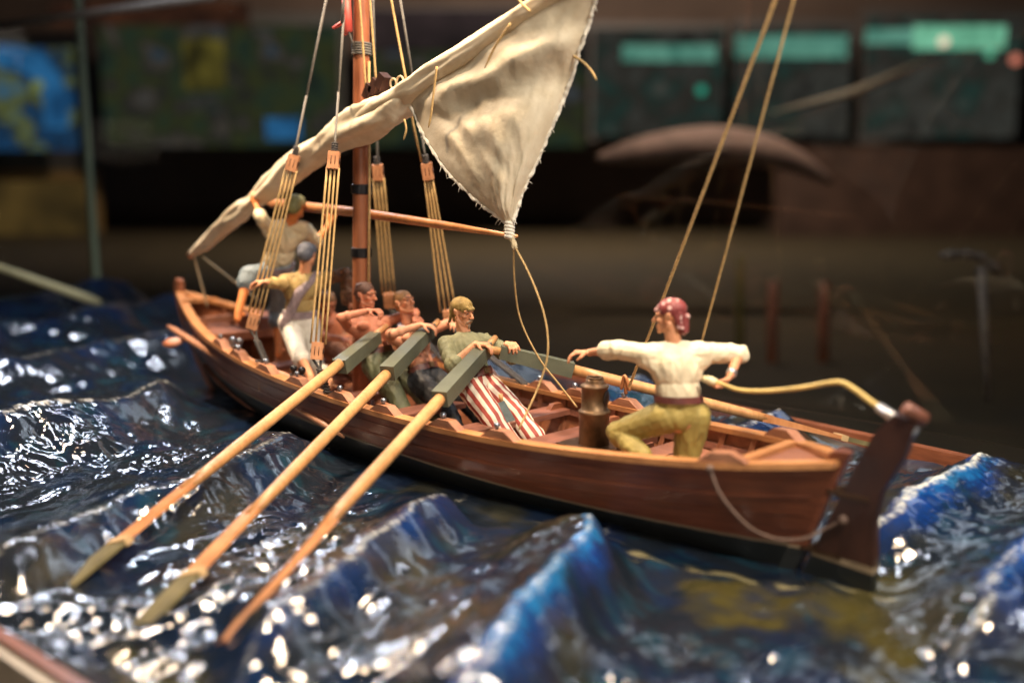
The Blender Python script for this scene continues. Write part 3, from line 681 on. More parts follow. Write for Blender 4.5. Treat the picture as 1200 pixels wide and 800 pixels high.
# ------------------------------------------------------------------ oars
def oar(name_label, tip, H_, loomstart, grp, blade_n, grip=0.2, shaft_r=0.046, loom=True, blade=True, painted_tip=True, loom_w=0.125):
    tip, H_, ls = V(tip), V(H_), V(loomstart)
    if tip.y > 1:   # let the blade meet the modelled water
        u_ = (tip - CAM).normalized(); q = tip.copy()
        for _ in range(300):
            if q.z <= sea_z(q.x, q.y) + 0.01 or q.z < -.2: break
            q = q + u_ * 0.01
        tip = q
    d = (H_ - tip).normalized(); L = (H_ - tip).length
    o = thing('oar', name_label, 'oar', tip.lerp(H_, 0.5), grp)
    q = V((0, 0, 1)).rotation_difference(d)
    # local frame: z along the oar; build in local coords with the origin at the middle, mesh placed by rotation
    side = V(blade_n) - d * V(blade_n).dot(d); side.normalize(); wd2 = d.cross(side)
    bm = bmesh.new()
    ls_t = (ls - tip).length
    pts = [tip + d * t for t in np.linspace(0.95, ls_t, 8)]
    tube(bm, pts, [0.036, 0.042, 0.046] + [shaft_r] * 5, 14)
    sh = obj('shaft', bm, 'oar', o, True)
    # blade: thin flat taper
    bm = bmesh.new(); ts = np.linspace(-0.12, 1.05, 12)
    A, B2, C2, D2 = [], [], [], []
    for t in ts:
        k = min(1, max(0, (t + 0.12) / 0.45)); k2 = max(0, (t - 0.35) / 0.7)
        wdt = (0.082 if k >= 1 else 0.072 + 0.010 * k) * (1 - k2) + 0.034 * k2; th = 0.014 * (1 - k2) + 0.034 * k2
        p = tip + d * t
        A.append(p + wd2 * wdt + side * th * 0.5); B2.append(p + wd2 * wdt - side * th * 0.5); C2.append(p - wd2 * wdt - side * th); D2.append(p - wd2 * wdt + side * th)
    strip(bm, A, B2, C2, D2); bl = obj('blade', bm, M['spar'], o, bev=0.005)
    if painted_tip:
        bm = bmesh.new(); A, B2, C2, D2 = [], [], [], []
        for t in np.linspace(-0.14, 0.30, 5):
            p = tip + d * t; wdt = 0.086; th = 0.018
            A.append(p + wd2 * wdt + side * th * 0.6); B2.append(p + wd2 * wdt - side * th * 0.6); C2.append(p - wd2 * wdt - side * th * 1.1); D2.append(p - wd2 * wdt + side * th * 1.1)
        strip(bm, A, B2, C2, D2); obj('painted_tip', bm, paint('olive_tip', (0.15, 0.125, 0.055), 0.5, 0.3, 7), bl, bev=0.003)
        bm = bmesh.new(); p = tip + d * 0.33
        Rm = Matrix((wd2, side, d)).transposed(); box(bm, p, (0.178, 0.05, 0.06), Rm); obj('tip_band', bm, paint('pale_band', (0.50, 0.34, 0.17), 0.5, 0.2, 7), bl, bev=0.003)
    if loom:
        up = V((0, 0, 1)) - d * d.z; up.normalize(); lat = d.cross(up)
        Rm = Matrix((lat, up, d)).transposed(); bm = bmesh.new(); LL = (H_ - ls).length
        box(bm, ls.lerp(H_, 0.5), (loom_w, loom_w, LL), Rm, (0.86, 0.86)); obj('loom', bm, 'loom', o, bev=0.009)
    bm = bmesh.new(); tube(bm, [H_ - d * 0.02, H_ + d * grip], [0.032, 0.027], 12); obj('grip', bm, 'oar', o, True)
    return o
def unit(v): return V(v).normalized()
oar('port oar nearest the bow, green grey square loom beside the bare shoulders rower', (3.03, 3.39, 0.0), (4.45, 0.12, 0.93), (4.21, 0.69, 0.714), 'port oars', (0.3, 0.2, 1))
oar('middle port oar between the two others on the near side', (2.22, 3.30, 0.0), (4.11, -0.23, 0.97), (3.68, 0.58, 0.75), 'port oars', (0.3, 0.2, 1))
oar('port oar nearest the stern, in front of the man in striped trousers', (1.72, 3.14, 0.0), (3.17, -0.05, 0.94), (2.79, 0.79, 0.69), 'port oars', FW.cross(V((3.17, -0.05, 0.94)) - V((1.72, 3.14, 0.0))).normalized() + FW * .3, painted_tip=False)
g_, h_ = V((2.33, -0.9, 0.63)), V((3.03, -0.07, 0.92)); dd = (g_ - h_).normalized()
oar('starboard oar reaching away to the right behind the brass stove', h_ + dd * 3.35, h_ , h_ + dd * 0.62, 'starboard oars', (0.3, 0.2, 1), loom_w=0.125)
# ------------------------------------------------------------------ spars
def spar(name, label, pts, r, mat, cat='spar', grp=None, cap=True):
    bm = bmesh.new(); tube(bm, pts, r, 12); return tag(obj(name, bm, mat, None, True), label, cat, grp)
spar('boom', 'thin orange wooden boom held level behind the mast under the sail', [Q(318, 238, y=-0.14), Q(420, 249, y=-0.14), Q(520, 264, y=-0.14), Q(606, 277, y=-0.14)], [0.05, 0.044, 0.036, 0.014], 'spar', 'boom')
def polepath(pix): return [Q(x, y, y=yy) for x, y, yy in pix]
pl = [V((7.72, 0.50, 0.76)), V((6.9, 0.66, 0.66)), V((6.0, 0.86, 0.56)), V((5.0, 0.92, 0.41)), V((3.95, 0.90, 0.23))]
p1, p2 = Q(197, 382, y=0.52), Q(403, 512, y=0.86)
spar('boat_hook', 'long light brown pole lashed outside the near rail at the bow', [p1, p1.lerp(p2, 0.05), p1.lerp(p2, 0.9), p2], [0.018, 0.036, 0.03, 0.012], 'pole', 'pole')
spar('stowed_pole', 'light brown pole lying inside the near rail beside the kneeling man', [V((6.35, 0.58, 0.66)), V((5.6, 0.66, 0.565)), V((4.75, 0.66, 0.50))], [0.03, 0.033, 0.03], 'pole', 'pole')
bm = bmesh.new()
for s in (5.95, 5.6):
    c = V((s, 0.62 if s > 5.8 else 0.66, 0.61 if s > 5.8 else 0.565)); tube(bm, [c + V((0.0, 0.045 * math.cos(a), 0.045 * math.sin(a))) for a in np.linspace(0, 6.28, 16)], 0.012, 6, False)
    tube(bm, [c + V((0, 0.03, -0.03)), c + V((0.02, 0.04, -0.22))], 0.012, 6)
tag(obj('lashing', bm, 'rope_dark', None, True), 'two black lashings tied round the pole inside the near rail', 'lashing')
bm = bmesh.new(); c = p1.lerp(p2, 0.62)
tube(bm, catmull([c + V((0.02, -0.02, 0.16)), c + V((-0.02, 0.05, 0.13)), c + V((-0.02, 0.06, 0.0)), c + V((0.02, 0.0, -0.05)), c + V((0.05, -0.02, 0.0))], 6), [0.012] * 12 + [0.016] * 13, 8)
obj('pole_hook', bm, 'chock', boat, True)
# red-brown paddle end poking out past the bow
d0, d1 = Q(191, 403, y=0.75), Q(216, 398, y=0.55)
bm = bmesh.new(); tube(bm, [d0, d0.lerp(d1, 0.25), d0.lerp(d1, 0.6), d1, d1 + (d1 - d0) * 1.2], [0.02, 0.06, 0.062, 0.03, 0.026], 12, True, (1, 0.4))
tag(obj('paddle', bm, 'mast', None, True), 'red brown paddle blade sticking out beneath the bow rail', 'paddle')

# ------------------------------------------------------------------ yard and sail
YP = [Q(*p, y=0.14) for p in ((222, 300), (262, 262), (300, 232), (350, 187), (400, 152), (460, 112), (540, 58), (640, -8), (780, -88), (983, -200))]
bm = bmesh.new(); yc = catmull(YP, 5); tube(bm, yc, [0.022 + 0.03 * math.sin(math.pi * min(1, 0.15 + i / len(yc))) for i in range(len(yc))], 10)
tag(obj('yard', bm, 'spar', None, True), 'slanting bowed yard wrapped inside the furled sail', 'yard')
sail = thing('furled_sail', 'cream canvas sail furled along the slanting yard with one loose hanging triangle', 'sail', Q(478, 115, y=0.15))
# rolled part: irregular folded sausage
def roll(name, pix, y, nseg=34, sub=14, seed=0, foldn=5):
    ctr = catmull([Q(a, b_, y=y) for a, b_, r in pix], sub); rr = catmull([V((r, 0, 0)) for a, b_, r in pix], sub)
    fr = frames(ctr); bm = bmesh.new(); rings = []
    for i, (c, (t, n, bb), r) in enumerate(zip(ctr, fr, rr)):
        ring = []
        for k in range(nseg):
            a = 2 * math.pi * k / nseg
            f = 1.06 + 0.26 * noise.noise(V((math.cos(a) * 1.7, math.sin(a) * 1.7, i * 0.06 + seed))) + 0.10 * math.sin(a * foldn + i * 0.09 + 1.5 * noise.noise(V((i * 0.06, 0, seed)))) + 0.09 * noise.noise(V((math.cos(a) * 4, math.sin(a) * 4, i * 0.16 + seed))) + 0.05 * noise.noise(V((math.cos(a) * 9, math.sin(a) * 9, i * 0.4)))
            ring.append(bm.verts.new(c + (n * math.cos(a) + bb * math.sin(a)) * r.x * f))
        rings.append(ring)
    for a, b2 in zip(rings, rings[1:]):
        for k in range(nseg): bm.faces.new((a[k], a[(k + 1) % nseg], b2[(k + 1) % nseg], b2[k]))
    bm.faces.new(list(reversed(rings[0]))); bm.faces.new(rings[-1])
    return obj(name, bm, 'sail', sail, True)
def rpx(px, r): return r
roll('furled_roll', [(224, 297, .03), (240, 286, .065), (262, 264, .085), (282, 247, .095), (298, 237, .08), (322, 217, .115), (350, 193, .12), (378, 173, .115), (398, 157, .13), (430, 143, .15), (462, 128, .13), (482, 112, .085)], 0.15, seed=2)
roll('furled_roll', [(380, 172, .05), (410, 150, .075), (440, 128, .085), (470, 111, .085), (500, 92, .08), (545, 62, .075), (600, 26, .07), (660, -14, .06), (740, -60, .05)], 0.19, seed=9, foldn=3)
# the loose triangle
def bez(p, n): return catmull(p, n)
top = bez([Q(*p, y=0.17) for p in ((478, 116), (520, 92), (560, 62), (610, 28), (660, -5), (706, -30))], 12)
left = bez([Q(*p, y=yy) for p, yy in (((478, 116), .17), ((500, 165), .22), ((530, 207), .26), ((565, 240), .24), ((588, 257), .2), ((594, 264), .18))], 12)
right = bez([Q(*p, y=yy) for p, yy in (((706, -30), .17), ((690, 28), .1), ((668, 95), .06), ((640, 165), .08), ((613, 225), .14), ((601, 262), .18))], 12)
NA = 70
def samp(L, t):
    f = t * (len(L) - 1); i = min(int(f), len(L) - 2); return L[i].lerp(L[i + 1], f - i)
bm = bmesh.new(); grid = []
for i in range(NA + 1):
    v = i / NA; row = []
    l, r_ = samp(left, v), samp(right, v)
    for j in range(NA + 1):
        u = j / NA
        st = l.lerp(r_, u); tp_ = samp(top, u); tl = top[0].lerp(top[-1], u)
        p = st + (tp_ - tl) * (1 - v)
        bel = math.sin(math.pi * u) * math.sin(math.pi * min(1, v * 0.9 + 0.08))
        q = V((u * 5, v * 4, 0))
        # hanging folds fan out from the two corners
        ang = math.atan2(v - 0.0, u + 0.02); f1 = 0.016 * math.sin(ang * 13 + 3 * noise.noise(q)) * min(1, math.hypot(u, v) * 1.6) * (1 - v) * 1.2
        f2 = 0.024 * noise.noise(q * 0.8) + 0.012 * noise.noise(q * 2.4) + 0.004 * noise.noise(q * 6)
        f3 = 0.055 * math.exp(-((v - 0.03 - 0.24 * u - 0.03 * noise.noise(q)) / 0.05) ** 2) * min(1, u * 6) - 0.05 * math.exp(-((v - 0.14 - 0.26 * u) / 0.06) ** 2) * min(1, u * 3)
        e = min(1, 7 * min(u, 1 - u)) ;
        f4 = 0.018 * math.sin(9 * (v * 1.2 - u * 0.5) + 4 * noise.noise(q * 0.6)) * (0.3 + 0.7 * v) * 0.6
        row.append(bm.verts.new(p + V((-0.25, 0.97, 0)) * (0.16 * bel + (f1 + f2 + f3 + f4) * (0.25 + 0.75 * e) * min(1, (1 - v) * 4 + 0.05))))
    grid.append(row)
for i in range(NA):
    for j in range(NA):
        try: bm.faces.new((grid[i][j], grid[i][j + 1], grid[i + 1][j + 1], grid[i + 1][j]))
        except ValueError: pass
Lc = [g[0].co.copy() for g in grid]; Rc = [g[-1].co.copy() for g in grid]
bm.normal_update()
nn_ = [[v.normal.copy() for v in g] for g in grid]; bk = [[bm.verts.new(v.co + n * 0.008) for v, n in zip(g, q)] for g, q in zip(grid, nn_)]
for i in range(NA):
    for j in range(NA): bm.faces.new((bk[i][j], bk[i + 1][j], bk[i + 1][j + 1], bk[i][j + 1]))
for i in range(NA):
    bm.faces.new((grid[i][0], grid[i + 1][0], bk[i + 1][0], bk[i][0])); bm.faces.new((grid[i][NA], bk[i][NA], bk[i + 1][NA], grid[i + 1][NA]))
    bm.faces.new((grid[0][i], bk[0][i], bk[0][i + 1], grid[0][i + 1])); bm.faces.new((grid[NA][i], grid[NA][i + 1], bk[NA][i + 1], bk[NA][i]))
cloth = obj('loose_triangle', bm, 'sail', sail, True)
def hem(pts, r, seed, nm='frayed_hem'):
    bm = bmesh.new(); L = []
    for a, b2 in zip(pts, pts[1:]):
        for k in range(3): L.append(a.lerp(b2, k / 3))
    L = [p + V((noise.noise(p * 22 + V((seed, 0, 0))), noise.noise(p * 22 + V((0, seed, 0))), noise.noise(p * 22 + V((0, 0, seed))))) * 0.012 for p in L]
    rs = [r * (0.85 + 0.35 * noise.noise(p * 40)) for p in L]
    tube(bm, L, rs, 9, True, (1, 0.6))
    rnd = random.Random(seed)
    for k in range(24):
        p = rnd.choice(L); dv = V((rnd.uniform(-1, 1), rnd.uniform(-.5, .8), rnd.uniform(-1, .4))).normalized()
        tube(bm, [p, p + dv * rnd.uniform(.02, .035), p + dv * rnd.uniform(.035, .06) + V((0, 0, -0.012))], [0.004, 0.003, 0.0015], 4)
    return obj(nm, bm, 'hem', sail, True)
hem(Lc, 0.018, 3); hem(Rc, 0.018, 5)
bm = bmesh.new()
for k in range(5):
    c = Q(597, 262 + k * 4, y=0.18); tube(bm, [c + V((0.03 * math.cos(a), 0.03 * math.sin(a), 0.01 * math.sin(a))) for a in np.linspace(0, 6.28, 14)], 0.014, 6, False)
obj('clew_binding', bm, 'hem', sail, True)
# folded ridge seams stitched across the cloth and reef points hanging on it
for pix in (((487, 112), (520, 100), (560, 66), (605, 40), (650, 8)), ((527, 118), (560, 98), (600, 80), (640, 58), (672, 30))):
    pass
for pix, yy in ((((512, 78), (508, 110), (505, 135), (502, 150)), .32), (((598, 28), (580, 55), (568, 80)), .34), 
                ((((474, 140), (476, 152), (473, 164))), .3), (((672, 66), (682, 72), (692, 82), (699, 94)), .10), (((604, -4), (615, 8), (622, 14)), .3)):
    bm = bmesh.new(); cpp = catmull([Q(a, b_, y=yy) for a, b_ in pix], 6); tube(bm, cpp, [0.009] * (len(cpp) - 3) + [0.008, 0.006, 0.004], 6); obj('reef_point', bm, 'rope', sail, True)
# toggles / parrel where the yard meets the mast
for k, (a, b_) in enumerate(((434, 108), (441, 102), (449, 96))):
    bm = bmesh.new(); c = Q(a, b_, y=0.1); box(bm, c, (0.09, 0.09, 0.13), Quaternion((0, 1, 0), -0.6)); obj('parrel_toggle', bm, 'dark_wood', sail, bev=0.015)
bm = bmesh.new()
for a0, b0, r0 in ((462, 98, .04), (470, 96, .045)):
    c = Q(a0, b0, y=0.1); tube(bm, [c + V((r0 * math.cos(a), 0.01, r0 * math.sin(a))) for a in np.linspace(0, 6.28, 16)], 0.009, 6, False)
obj('rope_grommet', bm, 'rope_pale', sail, True)

# ------------------------------------------------------------------ rigging
def rope(name, label, cat, pts, r=0.010, mat='rope', grp=None, laid=False):
    bm = bmesh.new()
    if laid: twist_rope(bm, pts, r)
    else: tube(bm, pts, r, 7)
    return tag(obj(name, bm, mat, None, True), label, cat, grp)
def block(parent, c, axis, w_=0.105, h_=0.15, t_=0.075, mat='block'):
    ax = V(axis).normalized(); fwd = V((FW.x, FW.y, 0)).normalized(); lat = ax.cross(fwd).normalized(); fw2 = lat.cross(ax)
    Rm = Matrix((lat, fw2, ax)).transposed(); bm = bmesh.new()
    for k in (-1, 0, 1):
        box(bm, V(c) + lat * k * w_ * 0.335, (w_ * 0.26, t_, h_), Rm, (1, 0.9))
    box(bm, V(c) + ax * h_ * 0.36, (w_ * 0.96, t_ * 0.94, h_ * 0.24), Rm, (0.9, 0.8)); box(bm, V(c) - ax * h_ * 0.36, (w_ * 0.96, t_ * 0.9, h_ * 0.22), Rm)
    blk = obj('block', bm, mat, parent, bev=0.012)
    bm = bmesh.new()
    for k in (-0.5, 0.5): tube(bm, [V(c) + lat * k * w_ * 0.335 - fw2 * t_ * 0.42, V(c) + lat * k * w_ * 0.335 + fw2 * t_ * 0.42], h_ * 0.26, 14)
    obj('sheave', bm, 'dark_wood', blk, True)
    return blk, lat
def tackle(label, up_, lo_, top_, bot_, nfall=4, spread=0.042, extra=0.0):
    up_, lo_, top_, bot_ = V(up_), V(lo_), V(top_), V(bot_)
    T = thing('shroud_tackle', label, 'rigging tackle', bot_, 'rope tackles between sail and rails')
    ax = (up_ - lo_).normalized(); bu, lat = block(T, up_, ax); bl_, lat = block(T, lo_, ax)
    for k in range(nfall):
        o = lat * (k - (nfall - 1) / 2) * spread; bm = bmesh.new()
        tube(bm, sag(lo_ + o * 1.0 + ax * 0.06, up_ + o * (0.8 + extra) - ax * 0.06, 0.006 * (k - 1), 6), 0.0095, 6); obj('fall', bm, 'rope', T, True)
    bm = bmesh.new(); tube(bm, [up_ + ax * 0.07, up_.lerp(top_, 0.12), up_.lerp(top_, 0.4)], 0.0105, 7); tube(bm, [up_.lerp(top_, 0.4), top_], 0.011, 7); obj('pendant', bm, 'rope_grey', T, True)
    bm = bmesh.new()
    for k in range(4):
        c = up_ + ax * (0.085 + k * 0.02); tube(bm, [c + lat * 0.022 * math.cos(a) + lat.cross(ax) * 0.022 * math.sin(a) for a in np.linspace(0, 6.28, 12)], 0.010, 5, False)
    obj('seizing', bm, 'rope_dark', T, True)
    bm = bmesh.new(); a2 = lo_ - ax * 0.07
    for sg in (-1, 1): tube(bm, catmull([a2 + lat * 0.035 * sg, a2.lerp(bot_, 0.35), a2.lerp(bot_, 0.8), bot_], 5), 0.012, 6)
    n = max(3, int((a2 - bot_).length / 0.035))
    for k in range(n):
        c = a2.lerp(bot_, 0.3 + 0.65 * k / n); tube(bm, [c + lat * 0.028 * math.cos(a) + lat.cross(ax) * 0.028 * math.sin(a) for a in np.linspace(0, 6.28, 12)], 0.011, 5, False)
    obj('strop', bm, 'rope_dark', T, True)
    return T
mt = mast_at(6.1)
tackle('four part rope tackle nearest the bow, its lower block beside the barefoot man', Q(343, 191, y=0.45), Q(297, 376, y=0.72), Q(384, -8, y=0.12), rail_at(5.32, 1, -0.06, 0.0))
tackle('rope tackle in front of the kneeling man, its lower block standing on the near rail', Q(391, 188, y=0.5), Q(372, 411, y=0.78), Q(405, -8, y=0.1), rail_at(4.33, 1, -0.04, 0.0))
tackle('rope tackle just right of the mast on the far side', Q(443, 202, y=-0.5), Q(456, 352, y=-0.74), Q(437, -8, y=-0.1), rail_at(4.55, -1, -0.04, 0.0))
tackle('spreading rope tackle behind the head of the man in striped trousers', Q(501, 201, y=-0.45), Q(526, 372, y=-0.76), Q(468, -8, y=-0.1), rail_at(3.45, -1, -0.04, 0.0), 4, 0.05, -0.35)
rope('halyard', 'thin rope running up in front of the mast to the first toggle', 'rope', sag(Q(429, 106, y=0.13), Q(421, -8, y=0.13)), 0.010)
rope('halyard', 'thin rope rising just right of the mast to the second toggle', 'rope', sag(Q(441, 98, y=0.1), Q(433, -8, y=0.1)), 0.010)
rope('halyard', 'longest stay rope passing behind the furled sail and down to the far side', 'rope', sag(Q(457, -8, y=-0.1), Q(476, 95, y=-0.1)) + [Q(484, 145, y=-0.3), Q(494, 190, y=-0.42)], 0.011)
rope('mast_rope', 'thin tan rope running down the aft side of the lower mast', 'rope', [mast_at(3.35) + V((-0.11, 0, 0)), mast_at(2.2) + V((-0.12, 0, 0)), mast_at(1.0) + V((-0.13, 0.02, 0))], 0.012)
PK = YP[-1]
rope('vang', 'long tan rope rising behind the head of the helmsman in the red kerchief', 'rope', sag(rail_at(2.24, -1, -0.03, 0.17), PK, 0.02, 16), 0.0125, 'rope', 'twin vangs', True)
rope('vang', 'thinner rope rising behind the right shoulder of the helmsman', 'rope', sag(Q(797, 492, y=-0.56), PK, 0.02, 16), 0.0085, 'rope', 'twin vangs', True)
bm = bmesh.new(); ks = catmull([Q(597, 264, y=0.18), Q(600, 280, y=0.18), Q(604, 292, y=0.18)], 8)
twist_rope(bm, ks, 0.024); tag(obj('clew_knot', bm, 'rope_pale', None, True), 'twisted pale rope knot below the tip of the loose sail', 'knot')
rope('sheet_rope', 'slack rope from the sail tip curving down to the far bench', 'rope', catmull([Q(602, 288, y=0.18), Q(603, 330, y=0.14), Q(610, 375, y=0.05), Q(632, 420, y=-0.05), Q(655, 450, y=-0.15), Q(676, 477, y=-0.25)], 8), 0.0075, 'rope', 'sheets of the sail')
rope('sheet_rope', 'slack rope from the sail tip bowing right and back to the near thwart', 'rope', catmull([Q(604, 290, y=0.18), Q(622, 325, y=0.2), Q(638, 370, y=0.22), Q(642, 412, y=0.25), Q(632, 450, y=0.3), Q(608, 503, y=0.5)], 8), 0.0075, 'rope', 'sheets of the sail')
rope('tack_rope', 'pale rope from the low end of the yard straight down to the stem', 'rope', sag(Q(227, 299, y=0.14), Q(243, 360, y=0.0)), 0.013, 'rope_pale', 'tack ropes')
rope('tack_rope', 'pale rope from the low end of the yard slanting back to the bow deck', 'rope', sag(Q(236, 300, y=0.14), Q(303, 352, y=-0.1)), 0.011, 'rope_pale', 'tack ropes')
rd = thing('mast_fitting', 'red painted fitting hanging beside the mast at the top', 'mast fitting', Q(407, 20, y=0.12))
bm = bmesh.new(); tube(bm, [Q(403, 39, y=0.12), Q(408, 36, y=0.12), Q(405, -12, y=0.12)], [0.03, 0.042, 0.04], 10, True, (1, 0.7)); obj('red_block', bm, 'red', rd, True)
bm = bmesh.new(); tube(bm, [Q(403, 26, y=0.14), Q(391, 33, y=0.16)], [0.02, 0.016], 8); obj('red_foot', bm, 'red', rd, True)
bm = bmesh.new(); tube(bm, [Q(409, 38, y=0.12), Q(416, 58, y=0.08)], 0.008, 6); tube(bm, [Q(404, -10, y=0.2), Q(401, 28, y=0.18)], 0.014, 6); obj('lanyard', bm, 'rope_grey', rd, True)

# ------------------------------------------------------------------ brass stove
sc_ = V((1.90, 0.06, 0.335))
st = thing('brass_stove', 'tarnished brass cylinder with side opening standing on a small dark stand', 'stove', sc_)
R_ = 0.112
def SZ(z): return sc_.z + z
bm = bmesh.new(); lathe(bm, [(R_, 0.05), (R_, 0.275), (R_ + 0.006, 0.28), (R_ + 0.008, 0.295), (R_ - 0.003, 0.305), (R_ - 0.014, 0.31), (R_ - 0.014, 0.47), (R_ - 0.006, 0.475), (R_ - 0.006, 0.487), (R_ - 0.02, 0.492), (R_ - 0.046, 0.512), (R_ - 0.046, 0.535), (R_ - 0.06, 0.535), (R_ - 0.065, 0.52)], sc_, seg=36)
body_ = obj('body', bm, 'brass', st, True)
bm = bmesh.new(); tube(bm, [sc_ + V((0.055 * math.cos(a), 0.055 * math.sin(a), 0.542)) for a in np.linspace(0, 6.2832, 25)], 0.010, 8, False); obj('top_ring', bm, 'brass', st, True)
bm = bmesh.new(); on = (RT * .85 - V((FW.x, FW.y, 0)) * .55).normalized(); oc = sc_ + on * 0.0965 + V((0, 0, 0.40)); oq = V((0, 0, 1)).rotation_difference(on)
ball(bm, oc, (0.062, 0.040, 0.014), oq); obj('opening', bm, 'eye', st, True)  # dark lens on the uncut wall stands in for the shaded hole
bm = bmesh.new(); box(bm, sc_ + V((0, 0, 0.035)), (0.42, 0.36, 0.03)); obj('stand_plate', bm, 'dark_brass', st, bev=0.006)
for dx in (-0.13, 0.13):
    for dy in (-0.11, 0.11):
        bm = bmesh.new(); lathe(bm, [(0.022, -0.012), (0.026, 0.0), (0.016, 0.01), (0.02, 0.022)], sc_ + V((dx, dy, 0)), seg=10); obj('foot', bm, 'iron', st, True)

# ------------------------------------------------------------------ figures
def capsule(bm, p0, p1, r0, r1, seg=12, flat=None, fdir=None):
    p0, p1 = V(p0), V(p1); ax = p1 - p0; L = ax.length
    if L < 1e-6: return
    ax.normalize()
    n = (V(fdir) - ax * V(fdir).dot(ax)).normalized() if fdir is not None else ax.orthogonal().normalized()
    bb = ax.cross(n); f = flat or 1.0; rings = []
    for a in (-75, -50, -25, 0): rings.append((p0 + ax * (r0 * math.sin(math.radians(a))), r0 * math.cos(math.radians(a))))
    for a in (0, 25, 50, 75): rings.append((p1 + ax * (r1 * math.sin(math.radians(a))), r1 * math.cos(math.radians(a))))
    vs = [[bm.verts.new(c + n * (math.cos(2 * math.pi * k / seg) * r * f) + bb * (math.sin(2 * math.pi * k / seg) * r)) for k in range(seg)] for c, r in rings]
    for a, b2 in zip(vs, vs[1:]):
        for k in range(seg): bm.faces.new((a[k], a[(k + 1) % seg], b2[(k + 1) % seg], b2[k]))
    bm.faces.new(list(reversed(vs[0]))); bm.faces.new(vs[-1])
def blob(name, bm, mat, parent, vox=0.0075, smooth=3, label=None, wr=0.0, wscale=14, seed=0, stripe=None):
    """fuse all closed shapes of bm into one continuous skin"""
    bmesh.ops.recalc_face_normals(bm, faces=bm.faces)
    me = bpy.data.meshes.new('tmp'); bm.to_mesh(me); bm.free()
    o = bpy.data.objects.new('tmp', me); COL.objects.link(o)
    rm = o.modifiers.new('r', 'REMESH'); rm.mode = 'VOXEL'; rm.voxel_size = vox
    sm = o.modifiers.new('s', 'SMOOTH'); sm.factor = 0.5; sm.iterations = smooth
    dg = bpy.context.evaluated_depsgraph_get(); dg.update()
    me2 = bpy.data.meshes.new_from_object(o.evaluated_get(dg)); me2.name = name
    bpy.data.objects.remove(o); bpy.data.meshes.remove(me)
    if wr:
        me2.update()
        nrm = [v.normal.copy() for v in me2.vertices]
        for v, vn in zip(me2.vertices, nrm):
            p = v.co * wscale; s = V((seed, seed * 1.7, 0))
            f = noise.noise(V((p.x, p.y, p.z * 0.45)) + s) ; f = 1 - abs(f) * 2.4
            g = noise.noise(p * 0.5 + s)
            h2 = 1 - abs(noise.noise(V((p.x * 2.2, p.y * 2.2, p.z * 1.1)) + s)) * 2.6
            v.co += vn * (wr * ((f - 0.6) * (0.6 + g) + 0.2 * h2))
    if stripe:
        at = me2.attributes.new('stripe', 'FLOAT', 'POINT'); vals = []
        for v in me2.vertices:
            best = None
            for p0, p1, ref in stripe:
                ax = p1 - p0; L = ax.length; a2 = ax / L; t = max(0, min(1, (v.co - p0).dot(a2) / L)); c = p0 + ax * t; d = (v.co - c).length
                if best is None or d < best[0]: best = (d, v.co - c, a2, ref)
            _, dv, a2, ref = best; n = (ref - a2 * ref.dot(a2)).normalized(); bb = a2.cross(n)
            vals.append(0.5 + 0.5 * math.sin(9 * math.atan2(dv.dot(bb), dv.dot(n))))
        at.data.foreach_set('value', vals)
    return finish(name, me2, mat, parent, True, label)
def ik(a, t, l1, l2, pole):
    a, t = V(a), V(t); d = t - a; L = min(d.length, (l1 + l2) * 0.995); dn = d.normalized()
    x = (l1 * l1 - l2 * l2 + L * L) / (2 * L); h = math.sqrt(max(0, l1 * l1 - x * x))
    p = V(pole) - dn * V(pole).dot(dn); p.normalize()
    return a + dn * x + p * h, a + dn * L
def hand_shape(bm, wrist, d, palm_n, curl=0.9, thumb_side=1, s=1.0, spread=1.0):
    """d = direction from wrist to knuckles, palm_n = direction the palm faces"""
    d = V(d).normalized(); pn = (V(palm_n) - d * V(palm_n).dot(d)).normalized(); lat = d.cross(pn) * thumb_side
    w_ = V(wrist); k = w_ + d * 0.085 * s
    for i in (-1.5, -0.5, 0.5, 1.5):   # palm as four rays
        capsule(bm, w_ + lat * 0.010 * i * s, k + lat * 0.020 * i * s, 0.017 * s, 0.0135 * s, 8)
    lens = {1.5: (.040, .026, .020), .5: (.045, .030, .022), -.5: (.041, .028, .020), -1.5: (.032, .021, .017)}
    for i in (1.5, 0.5, -0.5, -1.5):
        p = k + lat * 0.0215 * i * s * spread; ang = 0.25 * curl
        for j, L in enumerate(lens[i]):
            ang += curl * (0.55 if j else 0.3) + 0.05 * (1.5 - i)
            q = p + (d * math.cos(ang) + pn * math.sin(ang)) * L * s + lat * 0.002 * i
            capsule(bm, p, q, (0.0105 - 0.001 * j) * s, (0.0098 - 0.0012 * j) * s, 8); p = q
    p = w_ + d * 0.03 * s + lat * 0.028 * s; q = p + (d * 0.6 + lat * 0.6 + pn * 0.55).normalized() * 0.042 * s; r = q + (d * 0.75 + pn * 0.6 - lat * 0.15).normalized() * 0.032 * s
    capsule(bm, p, q, 0.0145 * s, 0.0115 * s, 8); capsule(bm, q, r, 0.0115 * s, 0.0095 * s, 8)
def head_frame(c, face, up=(0, 0, 1)):
    f = V(face).normalized(); u = (V(up) - f * V(up).dot(f)).normalized(); l = u.cross(f)
    return V(c), Matrix((f, l, u)).transposed()
